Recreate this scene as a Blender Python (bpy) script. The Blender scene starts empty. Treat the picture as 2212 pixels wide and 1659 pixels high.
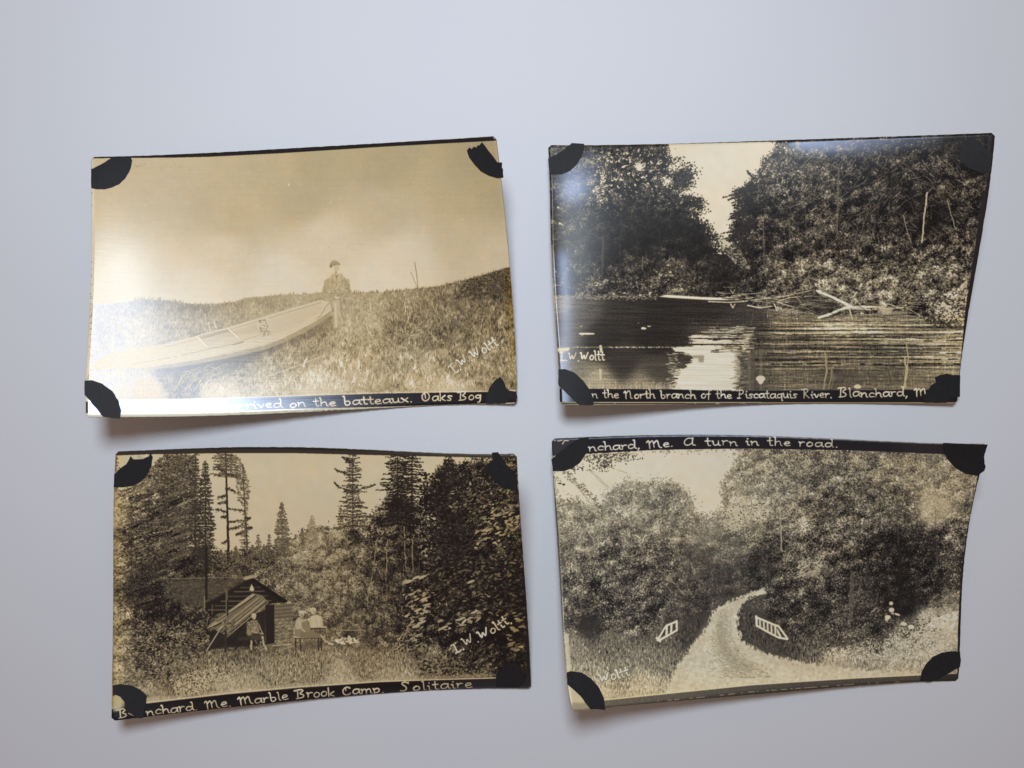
import bpy, bmesh, math, random
import numpy as np
from mathutils import Vector, geometry

# ------------------------------------------------------------------ camera, world, lamp, exposure
# Metres. The phone looks straight down on the table from 27.6 cm.
SC = bpy.context.scene
FPX, CX, CY = 1736.0, 1106.0, 829.5          # focal length and centre of the 2212 px wide frame
PXM = 6300.0                                 # frame pixels per metre at table height
CAMH = FPX/PXM
cam = bpy.data.cameras.new('camera'); camo = bpy.data.objects.new('camera', cam); SC.collection.objects.link(camo)
cam.sensor_width = 36.0; cam.lens = 36.0*FPX/2212.0; cam.clip_start = 0.01; cam.clip_end = 20.0
camo.location = (0, 0, CAMH); SC.camera = camo
W = bpy.data.worlds.new('World'); SC.world = W; W.use_nodes = True
W.node_tree.nodes['Background'].inputs['Color'].default_value = (1.0, 0.70, 0.54, 1)
W.node_tree.nodes['Background'].inputs['Strength'].default_value = 0.20
def lamp(name, loc, size, energy, col):
    l = bpy.data.lights.new(name, 'AREA'); l.shape = 'DISK'; l.size = size; l.energy = energy; l.color = col
    o = bpy.data.objects.new(name, l); SC.collection.objects.link(o); o.location = loc
    o.rotation_euler = (Vector((0, 0, 0.0))-Vector(loc)).to_track_quat('-Z', 'Y').to_euler()
    return o
lamp('ceiling_lamp', (-0.02, 0.168, 0.42), 0.13, 1.50, (0.765, 0.872, 0.975))
vs = SC.view_settings; vs.view_transform = 'Standard'; vs.look = 'None'; vs.exposure = 0.0; vs.gamma = 1.0; vs.use_curve_mapping = False

# ------------------------------------------------------------------ painting the flat prints (tones 0-255, arrays only)
PW, PH = 2212, 1659
rng = np.random.default_rng(7)
_fy = np.fft.fftfreq(PH)[:, None]; _fx = np.fft.rfftfreq(PW)[None, :]
def blur(a, sx, sy=None):
    sy = sx if sy is None else sy
    g = np.exp(-2*math.pi**2*((_fx*sx)**2 + (_fy*sy)**2))
    return np.fft.irfft2(np.fft.rfft2(a)*g, s=(PH, PW)).astype(np.float32)
def band(s1, s2, s1y=None, s2y=None):
    F = np.fft.rfft2(rng.standard_normal((PH, PW)).astype(np.float32))
    s1y = s1 if s1y is None else s1y; s2y = s2 if s2y is None else s2y
    g = np.exp(-2*math.pi**2*((_fx*s1)**2 + (_fy*s1y)**2))
    if s2: g = g - np.exp(-2*math.pi**2*((_fx*s2)**2 + (_fy*s2y)**2))
    n = np.fft.irfft2(F*g, s=(PH, PW)); n -= n.mean()
    return (n/n.std()).astype(np.float32)
N_FINE = band(1.1, 2.6); N_LEAF = band(2.1, 5); N_MID = band(5, 12); N_BIG = band(14, 40); N_HUGE = band(60, 0)
N_VERT = band(1.2, 3.2, 7, 12); N_HOR = band(9, 20, 1.2, 3); N_HLONG = band(60, 0, 1.6, 5)
N_DIAG = np.zeros_like(N_FINE)
def clumps():
    """rounded leaf masses, light above and dark below, painted over one another"""
    c = np.zeros((PH+160, PW+160), np.float32); n = 5200
    xs = rng.uniform(0, PW+160, n); ys = rng.uniform(0, PH+160, n); rs = rng.uniform(.35, 1, n)**1.6*58+8
    o = np.argsort(-rs+rng.normal(0, 14, n))
    for x, y, r in zip(xs[o], ys[o], rs[o]):
        x0, x1, y0, y1 = max(0, int(x-r)), min(PW+160, int(x+r)), max(0, int(y-r*.8)), min(PH+160, int(y+r*.8))
        if x1 <= x0 or y1 <= y0: continue
        Y, X = np.mgrid[y0:y1, x0:x1]; dx = (X-x)/r; dy = (Y-y)/(r*.8); k = dx*dx+dy*dy < 1
        c[y0:y1, x0:x1][k] = (-dy*.95-.45*dx-.25*(dx*dx+dy*dy)+rng.normal(0, .25))[k]
    c = c[80:-80, 80:-80]; c = blur(c, 3.5); return ((c-c.mean())/c.std()).astype(np.float32)
def roll(n, k): return np.roll(np.roll(n, 137*k, 0), 331*k, 1)
N_CLUMP = clumps()
N_BAND = band(140, 0, 2.4, 7); N_COL = band(3.5, 12, 45, 0)
YY, XX = np.mgrid[0:PH, 0:PW].astype(np.float32)

def field(pts, k=3.2, smooth=55.0):
    """smooth interpolation of (x, y, a, b) control points over the canvas"""
    p = np.array(pts, np.float64); s = 16
    gy, gx = np.mgrid[0:PH+s:s, 0:PW+s:s].astype(np.float64)
    w = 1.0/(((gx[..., None]-p[:, 0])**2 + (gy[..., None]-p[:, 1])**2 + smooth**2)**(k))
    w /= w.sum(-1, keepdims=True)
    out = []
    for c in range(2, p.shape[1]):
        g = (w*p[:, c]).sum(-1)
        yi = np.arange(PH)/s; y0 = yi.astype(int); fy = (yi-y0)[:, None]
        xi = np.arange(PW)/s; x0 = xi.astype(int); fx = (xi-x0)[None]
        r = g[y0]*(1-fy) + g[y0+1]*fy
        out.append((r[:, x0]*(1-fx) + r[:, x0+1]*fx).astype(np.float32))
    return out

def polymask(pts):
    m = np.zeros((PH, PW), np.float32)
    p = np.array(pts, float); x0, y0 = np.maximum(p.min(0).astype(int)-1, 0); x1, y1 = p.max(0).astype(int)+2
    x1 = min(x1, PW); y1 = min(y1, PH)
    if x1 <= x0 or y1 <= y0: return m
    X = XX[y0:y1, x0:x1]; Y = YY[y0:y1, x0:x1]; ins = np.zeros(X.shape, bool)
    n = len(p)
    for i in range(n):
        ax, ay = p[i]; bx, by = p[(i+1) % n]
        if ay == by: continue
        c = ((ay > Y) != (by > Y)) & (X < (bx-ax)*(Y-ay)/(by-ay)+ax)
        ins ^= c
    m[y0:y1, x0:x1] = ins
    return m
def ragged(pts, soft, noise, amt, sharp=0.06, cut=0.5):
    m = blur(polymask(pts), soft); m = m + amt*noise*np.clip(.04+5*m*(1-m), 0, 1)
    return np.clip((m-cut)/(2*sharp)+0.5, 0, 1)
def mix(a, b, m): return a*(1-m)+b*m
def fillp(c, pts, tone, m=1.0, soft=0):
    k = polymask(pts)
    if soft: k = blur(k, soft)
    c += (tone-c)*k*m
def dabs(c, x, y, a, b, ang, tone):
    x, y, a, b, ang, tone = np.broadcast_arrays(*[np.atleast_1d(np.asarray(v, np.float32)) for v in (x, y, a, b, ang, tone)])
    R = np.ceil(np.maximum(a, b)).astype(int)+1
    order_bins = np.unique(R)
    for r in order_bins:
        s = np.where(R == r)[0]
        for ch in np.array_split(s, max(1, len(s)*(2*r+1)**2//4000000+1)):
            oy, ox = np.mgrid[-r:r+1, -r:r+1]
            cx = np.round(x[ch]).astype(int); cy = np.round(y[ch]).astype(int)
            dx = ox[None]-(x[ch]-cx)[:, None, None]; dy = oy[None]-(y[ch]-cy)[:, None, None]
            ca = np.cos(ang[ch])[:, None, None]; sa = np.sin(ang[ch])[:, None, None]
            u = (dx*ca+dy*sa)/np.maximum(a[ch], .5)[:, None, None]; v = (-dx*sa+dy*ca)/np.maximum(b[ch], .5)[:, None, None]
            px = cx[:, None, None]+ox[None]; py = cy[:, None, None]+oy[None]
            k = (u*u+v*v <= 1) & (px >= 0) & (px < PW) & (py >= 0) & (py < PH)
            t = np.broadcast_to(tone[ch][:, None, None], k.shape)
            c[py[k], px[k]] = t[k]
def line(c, pts, w, tone, w2=None, jit=0, gap=0):
    w2 = w if w2 is None else w2
    P = np.array(pts, float); L = np.r_[0, np.cumsum(np.hypot(*np.diff(P, axis=0).T))]
    n = max(2, int(L[-1])*2); t = np.linspace(0, L[-1], n)
    x = np.interp(t, L, P[:, 0]); y = np.interp(t, L, P[:, 1])
    if jit:
        j = np.interp(t, np.linspace(0, L[-1], max(3, int(L[-1]/14))), rng.normal(0, jit, max(3, int(L[-1]/14)))); x = x+j
    if gap:
        k = np.interp(t, np.linspace(0, L[-1], max(3, int(L[-1]/9))), rng.random(max(3, int(L[-1]/9)))) > gap
        x, y, t = x[k], y[k], t[k]
    if len(x) == 0: return
    r = np.linspace(w/2, w2/2, len(x))
    dabs(c, x, y, r, r, 0, tone)
def scatter(c, pts, n, a, b, ang, tone, jit=0.35, tj=18, aj=.5, dens=None, rel=False):
    """leaf-shaped dabs spread inside a polygon"""
    p = np.array(pts, float); m = polymask(pts)
    if dens is not None: m = m*dens
    x = rng.uniform(p[:, 0].min(), p[:, 0].max(), n*4); y = rng.uniform(p[:, 1].min(), p[:, 1].max(), n*4)
    xi = np.clip(x.astype(int), 0, PW-1); yi = np.clip(y.astype(int), 0, PH-1)
    k = np.where(m[yi, xi] > rng.random(len(x))*0.999+1e-4)[0][:n]
    N = len(k)
    if rel: tone = tone + blur3(c)[yi[k], xi[k]]
    dabs(c, x[k], y[k], a*rng.uniform(1-jit, 1+jit, N), b*rng.uniform(1-jit, 1+jit, N), ang+rng.normal(0, aj, N), tone+rng.normal(0, tj, N))
def blur3(c): return blur(c, 4)
def edge_leaves(c, m, n, a, b, tone, tj=12, reach=9, ang=0, aj=.9):
    """loose leaves and twigs that break up the border between a crown and the sky (m = sky mask)"""
    e = blur(m.astype(np.float32), reach); p = np.clip((1-e)*1.9, 0, 1)*(e > .42)*(m > .4)*(.25+.9*np.clip(.5+.5*N_BIG, 0, 1.4))
    y, x = np.nonzero(p > rng.random(p.shape)); 
    if len(x) == 0: return
    k = rng.integers(0, len(x), n); dabs(c, x[k], y[k], a*rng.uniform(.5, 1.3, n), b*rng.uniform(.5, 1.3, n), ang+rng.normal(0, aj, n), tone+rng.normal(0, tj, n))
def limbs(c, x, y0, y1, lean, n, tone, w=4, tj=10):
    """a stem with forking side limbs, seen through the leaves"""
    line(c, [(x,y1),(x+lean*.5+rng.normal(0,2),(y0+y1)/2),(x+lean,y0)], w, tone, w*.35, jit=1.5, gap=.18)
    for i in range(n):
        t = rng.uniform(.15, .95); bx = x+lean*t; by = y1+(y0-y1)*t; s = rng.choice([-1, 1]); l = rng.uniform(25, 80)*(1.1-t*.6)
        line(c, [(bx,by),(bx+s*l*.5,by-l*.45),(bx+s*l,by-l*rng.uniform(.5,1.1))], w*.45, tone+rng.normal(0,tj), 1, jit=1, gap=.25)
def bough(c, p, w, tone, tj=12, n=None, spread=1.0):
    """a ragged leafy branch: dabs thinning out along a polyline"""
    P = np.array(p, float); L = np.r_[0, np.cumsum(np.hypot(*np.diff(P, axis=0).T))]; n = n or int(L[-1]*.9)
    t = rng.random(n); x = np.interp(t*L[-1], L, P[:, 0]); y = np.interp(t*L[-1], L, P[:, 1]); r = w*(1-.8*t)+1
    an = math.atan2(P[-1, 1]-P[0, 1], P[-1, 0]-P[0, 0])
    dabs(c, x+rng.normal(0, .35, n)*r*spread, y+rng.normal(0, .5, n)*r*spread, rng.uniform(2.5, 5.5, n), rng.uniform(1.3, 2.6, n), an+rng.normal(0, .55, n), tone+rng.normal(0, tj, n))
def grass(c, pts, n, ln, tone, tj=25, lean=.35, w=1.3):
    p = np.array(pts, float); m = polymask(pts)
    x = rng.uniform(p[:, 0].min(), p[:, 0].max(), n*3); y = rng.uniform(p[:, 1].min(), p[:, 1].max(), n*3)
    k = np.where(m[np.clip(y.astype(int), 0, PH-1), np.clip(x.astype(int), 0, PW-1)] > .5)[0][:n]
    N = len(k); base = c[np.clip(y[k].astype(int), 0, PH-1), np.clip(x[k].astype(int), 0, PW-1)]
    dabs(c, x[k], y[k], ln*rng.uniform(.4, 1.2, N), w*rng.uniform(.6, 1.3, N), math.pi/2+rng.normal(0, lean, N), base+tone+rng.normal(0, tj, N))
def conifer(c, x, y0, y1, w, tone, dens=1.0, tj=10, trunk=4, droop=.35, shape=1.0, ragg=.35):
    n = int((y1-y0)/7*dens)
    line(c, [(x, y0), (x, y1)], 1.5, tone-6, trunk)
    for i in range(n):
        t = (i+rng.random())/n; y = y0+(y1-y0)*t
        hw = w/2*(t**shape)*rng.uniform(1-ragg, 1.05)+3
        for s in (-1, 1):
            h = hw*rng.uniform(.6, 1.1); m = max(3, int(h/2.6))
            q = np.linspace(0, 1, m); bx = x+s*h*q; by = y+droop*h*q*(1-.55*q)+rng.normal(0, 1.6, m)
            k = rng.random(m) < .85
            dabs(c, bx[k], by[k], rng.uniform(2.5, 5.5, k.sum()), rng.uniform(1.4, 2.8, k.sum()), s*.5+rng.normal(0, .5, k.sum()), tone+rng.normal(0, tj, k.sum()))

# single-stroke hand lettering, x to the right, y up, baseline 0, small letters about 0.55 high
GL = {
'a': (.62, [[(.48,.5),(.2,.56),(.02,.32),(.1,.04),(.34,.06),(.5,.34)],[(.5,.52),(.5,.08),(.64,.04)]]),
'b': (.58, [[(.0,.98),(.1,1.0),(.1,.02),(.36,.02),(.48,.26),(.36,.48),(.12,.42)]]),
'c': (.5, [[(.44,.42),(.26,.55),(.03,.32),(.12,.03),(.44,.1)]]),
'd': (.66, [[(.46,.44),(.2,.54),(.02,.3),(.12,.03),(.36,.06),(.5,.3)],[(.42,.98),(.52,1.0),(.5,.08),(.64,.03)]]),
'e': (.52, [[(.04,.27),(.42,.32),(.36,.53),(.12,.5),(.03,.26),(.16,.02),(.46,.1)]]),
'f': (.44, [[(.42,.92),(.28,1.0),(.2,.82),(.19,-.12)],[(.02,.5),(.38,.53)]]),
'g': (.56, [[(.44,.5),(.16,.55),(.03,.34),(.18,.16),(.42,.3)],[(.45,.54),(.42,-.2),(.2,-.3)]]),
'h': (.6, [[(-.02,.98),(.08,1.0),(.08,.02)],[(.08,.34),(.3,.55),(.44,.4),(.44,.06),(.56,.02)]]),
'i': (.28, [[(.0,.46),(.1,.52),(.1,.06),(.24,.03)],[(.1,.76),(.13,.8)]]),
'j': (.28, [[(.02,.5),(.14,.54),(.12,-.2),(-.06,-.3)],[(.13,.76),(.15,.8)]]),
'k': (.56, [[(.04,.98),(.06,.0)],[(.42,.54),(.08,.24),(.46,.0)]]),
'l': (.3, [[(.0,.94),(.1,1.0),(.1,.06),(.24,.03)]]),
'm': (.86, [[(.0,.5),(.08,.54),(.08,.02)],[(.08,.36),(.26,.55),(.38,.42),(.38,.04)],[(.38,.36),(.56,.55),(.68,.42),(.68,.06),(.8,.03)]]),
'n': (.62, [[(.0,.5),(.08,.54),(.08,.02)],[(.08,.34),(.3,.55),(.44,.42),(.44,.06),(.56,.03)]]),
'o': (.52, [[(.24,.54),(.04,.38),(.06,.08),(.26,.01),(.44,.2),(.42,.46),(.24,.54)]]),
'p': (.58, [[(.0,.5),(.08,.54),(.08,-.3)],[(.08,.4),(.3,.55),(.48,.36),(.34,.06),(.08,.08)]]),
'q': (.58, [[(.46,.46),(.2,.55),(.03,.3),(.18,.04),(.44,.2)],[(.48,.54),(.48,-.3),(.58,-.22)]]),
'r': (.46, [[(.0,.5),(.08,.54),(.08,.02)],[(.08,.34),(.24,.54),(.4,.48)]]),
's': (.46, [[(.4,.48),(.2,.56),(.06,.42),(.36,.2),(.26,.02),(.02,.08)]]),
't': (.42, [[(.16,.9),(.17,.1),(.3,.02),(.38,.08)],[(.0,.58),(.36,.6)]]),
'u': (.62, [[(.0,.5),(.08,.54),(.08,.16),(.22,.02),(.42,.14),(.44,.54)],[(.44,.3),(.46,.06),(.58,.03)]]),
'v': (.5, [[(.0,.52),(.08,.52),(.22,.02),(.42,.52)]]),
'w': (.72, [[(.0,.52),(.12,.02),(.3,.44),(.42,.02),(.62,.54)]]),
'x': (.54, [[(.02,.52),(.44,.02)],[(.44,.54),(.04,.0)]]),
'A': (.95, [[(.62,.86),(.3,.95),(.04,.5),(.12,.06),(.4,.04),(.64,.4)],[(.66,.94),(.6,.1),(.84,.04)]]),
'B': (.85, [[(.0,.9),(.5,1.0),(.66,.8),(.3,.54),(.66,.36),(.6,.06),(.08,.0)],[(.24,.94),(.2,.02)]]),
'C': (.75, [[(.6,.78),(.36,.96),(.06,.6),(.14,.08),(.44,.02),(.62,.2)],[(.3,.74),(.3,.5)]]),
'L': (.62, [[(.0,.94),(.44,.98)],[(.24,.96),(.2,.08),(.04,.06)],[(.2,.08),(.42,.02),(.56,.14)]]),
'M': (1.15, [[(.0,.7),(.16,.96),(.2,.0)],[(.2,.6),(.44,.96),(.52,.1)],[(.52,.6),(.78,.96),(.86,.1),(1.05,.04)]]),
'N': (.95, [[(.0,.7),(.14,.96),(.2,.0)],[(.18,.6),(.42,.96),(.58,.8),(.62,.06),(.8,.03)]]),
'O': (.85, [[(.36,.98),(.06,.7),(.08,.16),(.38,.0),(.66,.3),(.62,.78),(.36,.98)],[(.3,.8),(.34,.3)]]),
'P': (.8, [[(.0,.86),(.4,1.0),(.66,.78),(.5,.46),(.2,.44)],[(.26,.94),(.22,.0)],[(.06,.0),(.36,.0)]]),
'R': (.85, [[(.0,.88),(.42,1.0),(.62,.76),(.22,.5),(.68,.02)],[(.22,.94),(.2,.0)]]),
'S': (.75, [[(.6,.82),(.36,.98),(.12,.8),(.5,.42),(.38,.04),(.06,.1)],[(.6,.94),(.58,.72)]]),
'W': (1.0, [[(.0,.9),(.12,.96),(.18,.04),(.44,.8),(.5,.04),(.84,.96)]]),
'.': (.3, [[(.1,.02),(.13,.04)]]), ',': (.3, [[(.14,.06),(.06,-.16)]]), ' ': (.42, []),
}
def text(c, s, path, h, tone, w=4.2, cap=1.0, wob=.03, halo=0):
    """letters along a polyline path; the line is spaced out to fill it"""
    P = np.array(path, float); L = np.r_[0, np.cumsum(np.hypot(*np.diff(P, axis=0).T))]
    tot = sum(GL[ch][0] for ch in s); adv = L[-1]/tot
    x = 0
    for ch in s:
        wd, st = GL[ch]
        px = np.interp(x*adv, L, P[:, 0]); py = np.interp(x*adv, L, P[:, 1])
        qx = np.interp(x*adv+8, L, P[:, 0]); qy = np.interp(x*adv+8, L, P[:, 1])
        d = math.atan2(qy-py, qx-px) if (qx, qy) != (px, py) else math.atan2(P[-1, 1]-P[-2, 1], P[-1, 0]-P[-2, 0])
        sx = min(adv, h*1.7); hh = h*(cap if ch.isupper() else 1)*rng.uniform(.92, 1.06); off = rng.normal(0, wob*h)
        for pl in st:
            pl = np.array(pl, float)
            if len(pl) > 2:                                    # round the corners of the stroke
                for _ in range(2):
                    q = [pl[0]]
                    for i in range(len(pl)-1): q += [pl[i]*.75+pl[i+1]*.25, pl[i]*.25+pl[i+1]*.75]
                    pl = np.array(q+[pl[-1]])
            lx = pl[:, 0]*sx*1.0; ly = pl[:, 1]*hh+off
            X = px+lx*math.cos(d)+ly*math.sin(d); Y = py+lx*math.sin(d)-ly*math.cos(d)
            if halo:
                x0, x1, y0, y1 = int(X.min())-12, int(X.max())+12, int(Y.min())-12, int(Y.max())+12
                loc = c[y0:y1, x0:x1].mean(); line(c, np.stack([X+1.5, Y+1.5], 1), w*2.3, loc-halo, w*1.9)
            if rng.random() < .55: dabs(c, X[0], Y[0], w*rng.uniform(.7,1.05), w*.6, rng.normal(0,.8), tone+rng.normal(0,12))
            line(c, np.stack([X, Y], 1), w*1.55*rng.uniform(.72, 1.15), min(tone+rng.normal(0, 9), 240), w*rng.uniform(.8, 1.3))
        x += wd
def tex(b, a, k=0, leaf=.75, fine=.45, mid=.4, big=.3, cl=.62):
    n = cl*roll(N_CLUMP, k)*(1+.35*roll(N_LEAF, k+2))+leaf*roll(N_LEAF, k)+fine*roll(N_FINE, k)+mid*roll(N_MID, k)+big*roll(N_BIG, k)
    n = np.where(n > 0, n*1.15+.18*n*n, n*.8)-.12
    return b+a*n
def ramp(t, stops):
    s = np.array(stops, float)
    return np.stack([np.interp(t, s[:, 0], s[:, i]) for i in (1, 2, 3)], -1).astype(np.float32)
def card_boat():
    c = field([(60,200,186),(300,250,184),(1000,200,176),(1500,180,168),(2000,150,164),(2000,300,168),(1100,350,173),(700,430,181),(740,440,176),(700,600,197),(1200,560,197),(1600,650,202),(1900,520,184),(300,700,200),(2050,650,190),(100,500,190),(1500,400,182),(1120,180,168),(1900,380,173),(1000,760,206),(1500,760,206),(600,800,208)], k=2)[0]
    c = c + .6*N_BIG + .5*N_HUGE + .8*N_FINE + .7*N_HLONG + .6*N_MID
    b, a = field([(100,900,158,12),(350,858,118,16),(350,905,158,16),(550,880,126,16),(550,925,156,16),(700,878,134,13),(700,915,158,13),(900,860,155,10),(1100,850,166,8),(300,1000,168,14),(500,980,152,20),(700,950,160,16),(900,920,166,10),(1400,850,164,11),(1400,950,170,12),(1600,850,148,18),(1800,850,120,24),(2000,780,96,22),(2100,800,92,24),(1600,980,126,26),(1800,1000,114,28),(1750,920,128,26),(2000,950,118,30),(1400,1100,158,22),(1600,1100,146,27),(1850,1150,142,30),(2050,1150,138,32),(1300,1200,172,17),(1700,1230,168,20),(1100,1050,142,22),(1150,950,145,18),(1000,1100,150,22),(800,1180,120,24),(700,1200,112,28),(550,1200,92,26),(600,1140,104,18),(450,1180,120,24),(250,1200,170,18),(900,1250,165,18),(700,1290,182,10),(300,1280,190,8),(1200,1290,192,7),(1800,1290,186,9),(2100,1000,125,34)])
    g = b + a*(.55*N_VERT+.35*N_LEAF+.4*N_FINE+.4*N_MID+.35*N_BIG)
    hz = [(40,872),(200,862),(300,850),(340,846),(400,856),(430,852),(470,858),(500,862),(560,869),(650,870),(760,860),(820,838),(900,832),(1000,822),(1100,822),(1190,812),(1350,812),(1500,808),(1640,795),(1780,780),(1900,750),(2000,722),(2060,702),(2140,680),(2212,670),(2212,1400),(40,1400)]
    m = ragged(hz, 3, roll(N_VERT, 3)+.5*N_LEAF, .16, .12)*(blur(polymask(hz), 9) > .08)
    c = mix(c, g, m)
    for x, y in zip(rng.uniform(270, 520, 60), rng.uniform(-3, 5, 60)):
        yb = np.interp(x, [200,300,330,400,430,470,560], [864,852,848,858,854,860,871])+y; h = rng.uniform(5, 24)*(1 if x < 400 or x > 440 else .6)
        line(c, [(x,yb-h),(x+rng.normal(0,1),yb+6)], 1.4, rng.uniform(120,158), 7)
    for x in rng.uniform(560, 1180, 60): 
        yb = np.interp(x, [560,650,760,900,1000,1190], [868,870,860,832,822,812]); line(c, [(x,yb-rng.uniform(2,11)),(x,yb+4)], 1.4, rng.uniform(142,168), 5)
    for x in rng.uniform(1350, 2100, 110):
        yb = np.interp(x, [1350,1500,1640,1780,1900,2000,2060,2140], [812,808,795,780,750,722,702,680]); line(c, [(x,yb-rng.uniform(2,12)),(x+rng.normal(0,2),yb+4)], 1.3, rng.uniform(100,150)-(x-1350)*.03, 3)
    grass(c, [(1300,820),(1640,800),(1900,755),(2125,700),(2150,1270),(1250,1290),(1280,960)], 13000, 8, -2, 20, .5, 1.1)
    for q in range(420):
        x = rng.uniform(1280,2110); y = rng.uniform(900,1270); s_ = rng.normal(0,14); h = rng.uniform(20,58); t_ = c[int(y)-10, int(x)]+rng.choice([26,34,-24]); line(c, [(x,y),(x+s_*.4,y-h*.6),(x+s_,y-h)], 2.4, t_, 1.2)
    grass(c, [(240,880),(560,880),(1150,830),(1150,860),(560,1010),(100,1090)], 2500, 8, -2, 16, .3, 1.2)
    grass(c, [(420,1200),(900,1110),(1200,960),(1260,1280),(420,1290)], 6500, 11, 3, 19, .5, 1.2)
    for q in range(420):
        x = rng.uniform(830,1500); y = rng.uniform(1080,1285); s_ = rng.normal(4,16); h = rng.uniform(18,50); t_ = c[int(y)-10, int(x)]+rng.choice([20,28,-20]); line(c, [(x,y),(x+s_*.4,y-h*.6),(x+s_,y-h)], 2.4, t_, 1.2)
    grass(c, [(1280,1120),(2140,1080),(2140,1270),(880,1290)], 5000, 14, 9, 15, .5, 1.2)
    scatter(c, [(1900,755),(2125,690),(2130,800),(1850,850)], 500, 4, 2.5, .4, 70, tj=22)
    # boat: deck, hull side, thwarts, gunwale
    fillp(c, [(420,1192),(600,1160),(900,1090),(1100,1012),(1235,926),(1180,1010),(1000,1090),(850,1150),(700,1230),(520,1270),(440,1230)], 92, .42, 9)
    deck = [(60,1165),(150,1112),(400,1068),(560,1030),(600,1018),(740,982),(870,942),(1000,902),(1190,848),(1235,856),(1243,895),(1150,958),(1000,1036),(900,1072),(750,1106),(560,1146),(350,1182),(60,1196)]
    c = mix(c, 194-.006*(XX-500)+1.6*N_HOR+1.2*N_FINE+1.5*N_LEAF*(XX > 0), ragged(deck, 2, N_LEAF, .05, .15))
    fillp(c, [(330,1186),(560,1150),(750,1110),(900,1077),(1000,1041),(1150,962),(1244,897),(1243,925),(1150,988),(1010,1058),(905,1098),(750,1133),(560,1170),(330,1196)], 162, .75, 2)
    fillp(c, [(430,1190),(560,1170),(750,1133),(905,1098),(960,1080),(900,1112),(760,1150),(560,1192),(430,1204)], 96, .8, 2)
    line(c, [(560,1148),(750,1109),(900,1075),(1000,1038),(1150,960),(1243,897)], 3.4, 204)
    line(c, [(330,1184),(560,1148)], 3, 190)
    line(c, [(250,1168),(500,1124),(640,1090),(760,1066),(880,1024)], 2.4, 138, gap=.1)
    line(c, [(755,1072),(805,1058)], 5, 120, gap=.3)
    fillp(c, [(600,1046),(735,1006),(870,968),(885,1000),(770,1052),(640,1084)], 176, .85, 3); fillp(c, [(900,962),(1040,916),(1185,868),(1190,900),(1100,960),(985,1016),(905,1030)], 184, .55, 6)
    line(c, [(420,1082),(600,1036),(740,996),(900,948),(1040,906),(1190,862)], 2.6, 152, gap=.12)
    for o in (14, 30, 46): line(c, [(300,1172-o),(560,1136-o),(860,1060-o*.9),(1060,985-o*.8),(1200,905-o*.5)], 1.6, 180, gap=.3)
    fillp(c, [(640,1080),(700,1040),(880,1004),(890,1020),(760,1062)], 186, .8, 2)
    fillp(c, [(585,1028),(735,990),(745,1000),(610,1042)], 158, .9, 1.5)
    line(c, [(600,1040),(735,1004)], 2, 120); line(c, [(580,1026),(730,988)], 3, 206)
    line(c, [(578,1030),(628,1080)], 5, 214); line(c, [(585,1026),(632,1074)], 1.6, 150)
    line(c, [(730,990),(782,1036)], 5, 214); line(c, [(737,986),(788,1032)], 1.6, 150)
    line(c, [(740,980),(870,942),(960,912)], 2, 168, gap=.2); line(c, [(634,962),(644,1004)], 4.5, 205); line(c, [(662,958),(674,990)], 4.5, 205)
    line(c, [(640,962),(650,1004)], 1.4, 140); line(c, [(668,958),(680,990)], 1.4, 140)
    line(c, [(150,1114),(400,1070),(560,1032)], 1.6, 178)
    line(c, [(896,1010),(893,950)], 2.6, 120, gap=.25); scatter(c, [(880,950),(915,945),(945,1020),(890,1030)], 90, 4, 1.3, .6, 135, tj=18)
    line(c, [(1245,852),(1215,880),(1190,925),(1165,945)], 2.2, 120, gap=.12)
    # long pale grass blades in front
    for x0, y0, x1, y1 in [(560,1300,700,1175),(590,1310,730,1190),(630,1320,745,1215),(520,1290,640,1190),(700,1320,800,1260),(480,1270,600,1180),(540,1280,660,1160),(610,1290,690,1240)]:
        line(c, [(x0,y0),((x0+x1)/2-12,(y0+y1)/2-22),(x1,y1)], 3, 205, 1.6)
    for i in range(70):
        x = rng.uniform(440,820); y = rng.uniform(1230,1310); l = rng.uniform(30,75); s = rng.choice([-1,1,1])
        line(c, [(x,y),(x+s*l*.35,y-l*.7),(x+s*l,y-l*.9)], 2, rng.choice([196.,200.,118.]), 1.2)
    line(c, [(920,1228),(1080,1172),(1220,1118)], 4, 196, 3, gap=.08); line(c, [(930,1236),(1090,1180)], 3, 130, 2, gap=.3)
    # man sitting on the bow
    fillp(c, [(1228,744),(1250,720),(1290,720),(1308,742),(1312,800),(1306,842),(1236,842),(1220,800)], 176, .9, 3)
    fillp(c, [(1232,738),(1214,752),(1194,806),(1202,822),(1218,816),(1232,790)], 158, .8, 3); fillp(c, [(1302,736),(1320,750),(1336,800),(1344,816),(1326,822),(1308,790)], 144, .8, 3); line(c, [(1196,812),(1226,832),(1258,838)], 9, 172, 8); line(c, [(1342,814),(1312,834),(1276,840)], 9, 166, 8); line(c, [(1258,836),(1282,840)], 9, 196)
    fillp(c, [(1240,850),(1298,846),(1286,900),(1302,950),(1314,966),(1288,966),(1280,920),(1276,985),(1254,990),(1250,900)], 180, .8, 2)
    line(c, [(1288,856),(1290,905),(1306,955)], 8, 146, 5, gap=.2); line(c, [(1262,866),(1264,980)], 9, 194, 7, gap=.1)
    for q in range(46):
        sd = rng.choice([-1,1]); y = rng.uniform(742,822); x = 1268+sd*(rng.uniform(44,58)+(y-742)*.2); line(c, [(x,y),(x+sd*rng.uniform(1,5),y+rng.uniform(6,16))], 2.2, rng.choice([134.,142.,168.,178.]))
    line(c, [(1246,722),(1242,790)], 3, 150); line(c, [(1292,722),(1296,790)], 3, 150)
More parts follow.
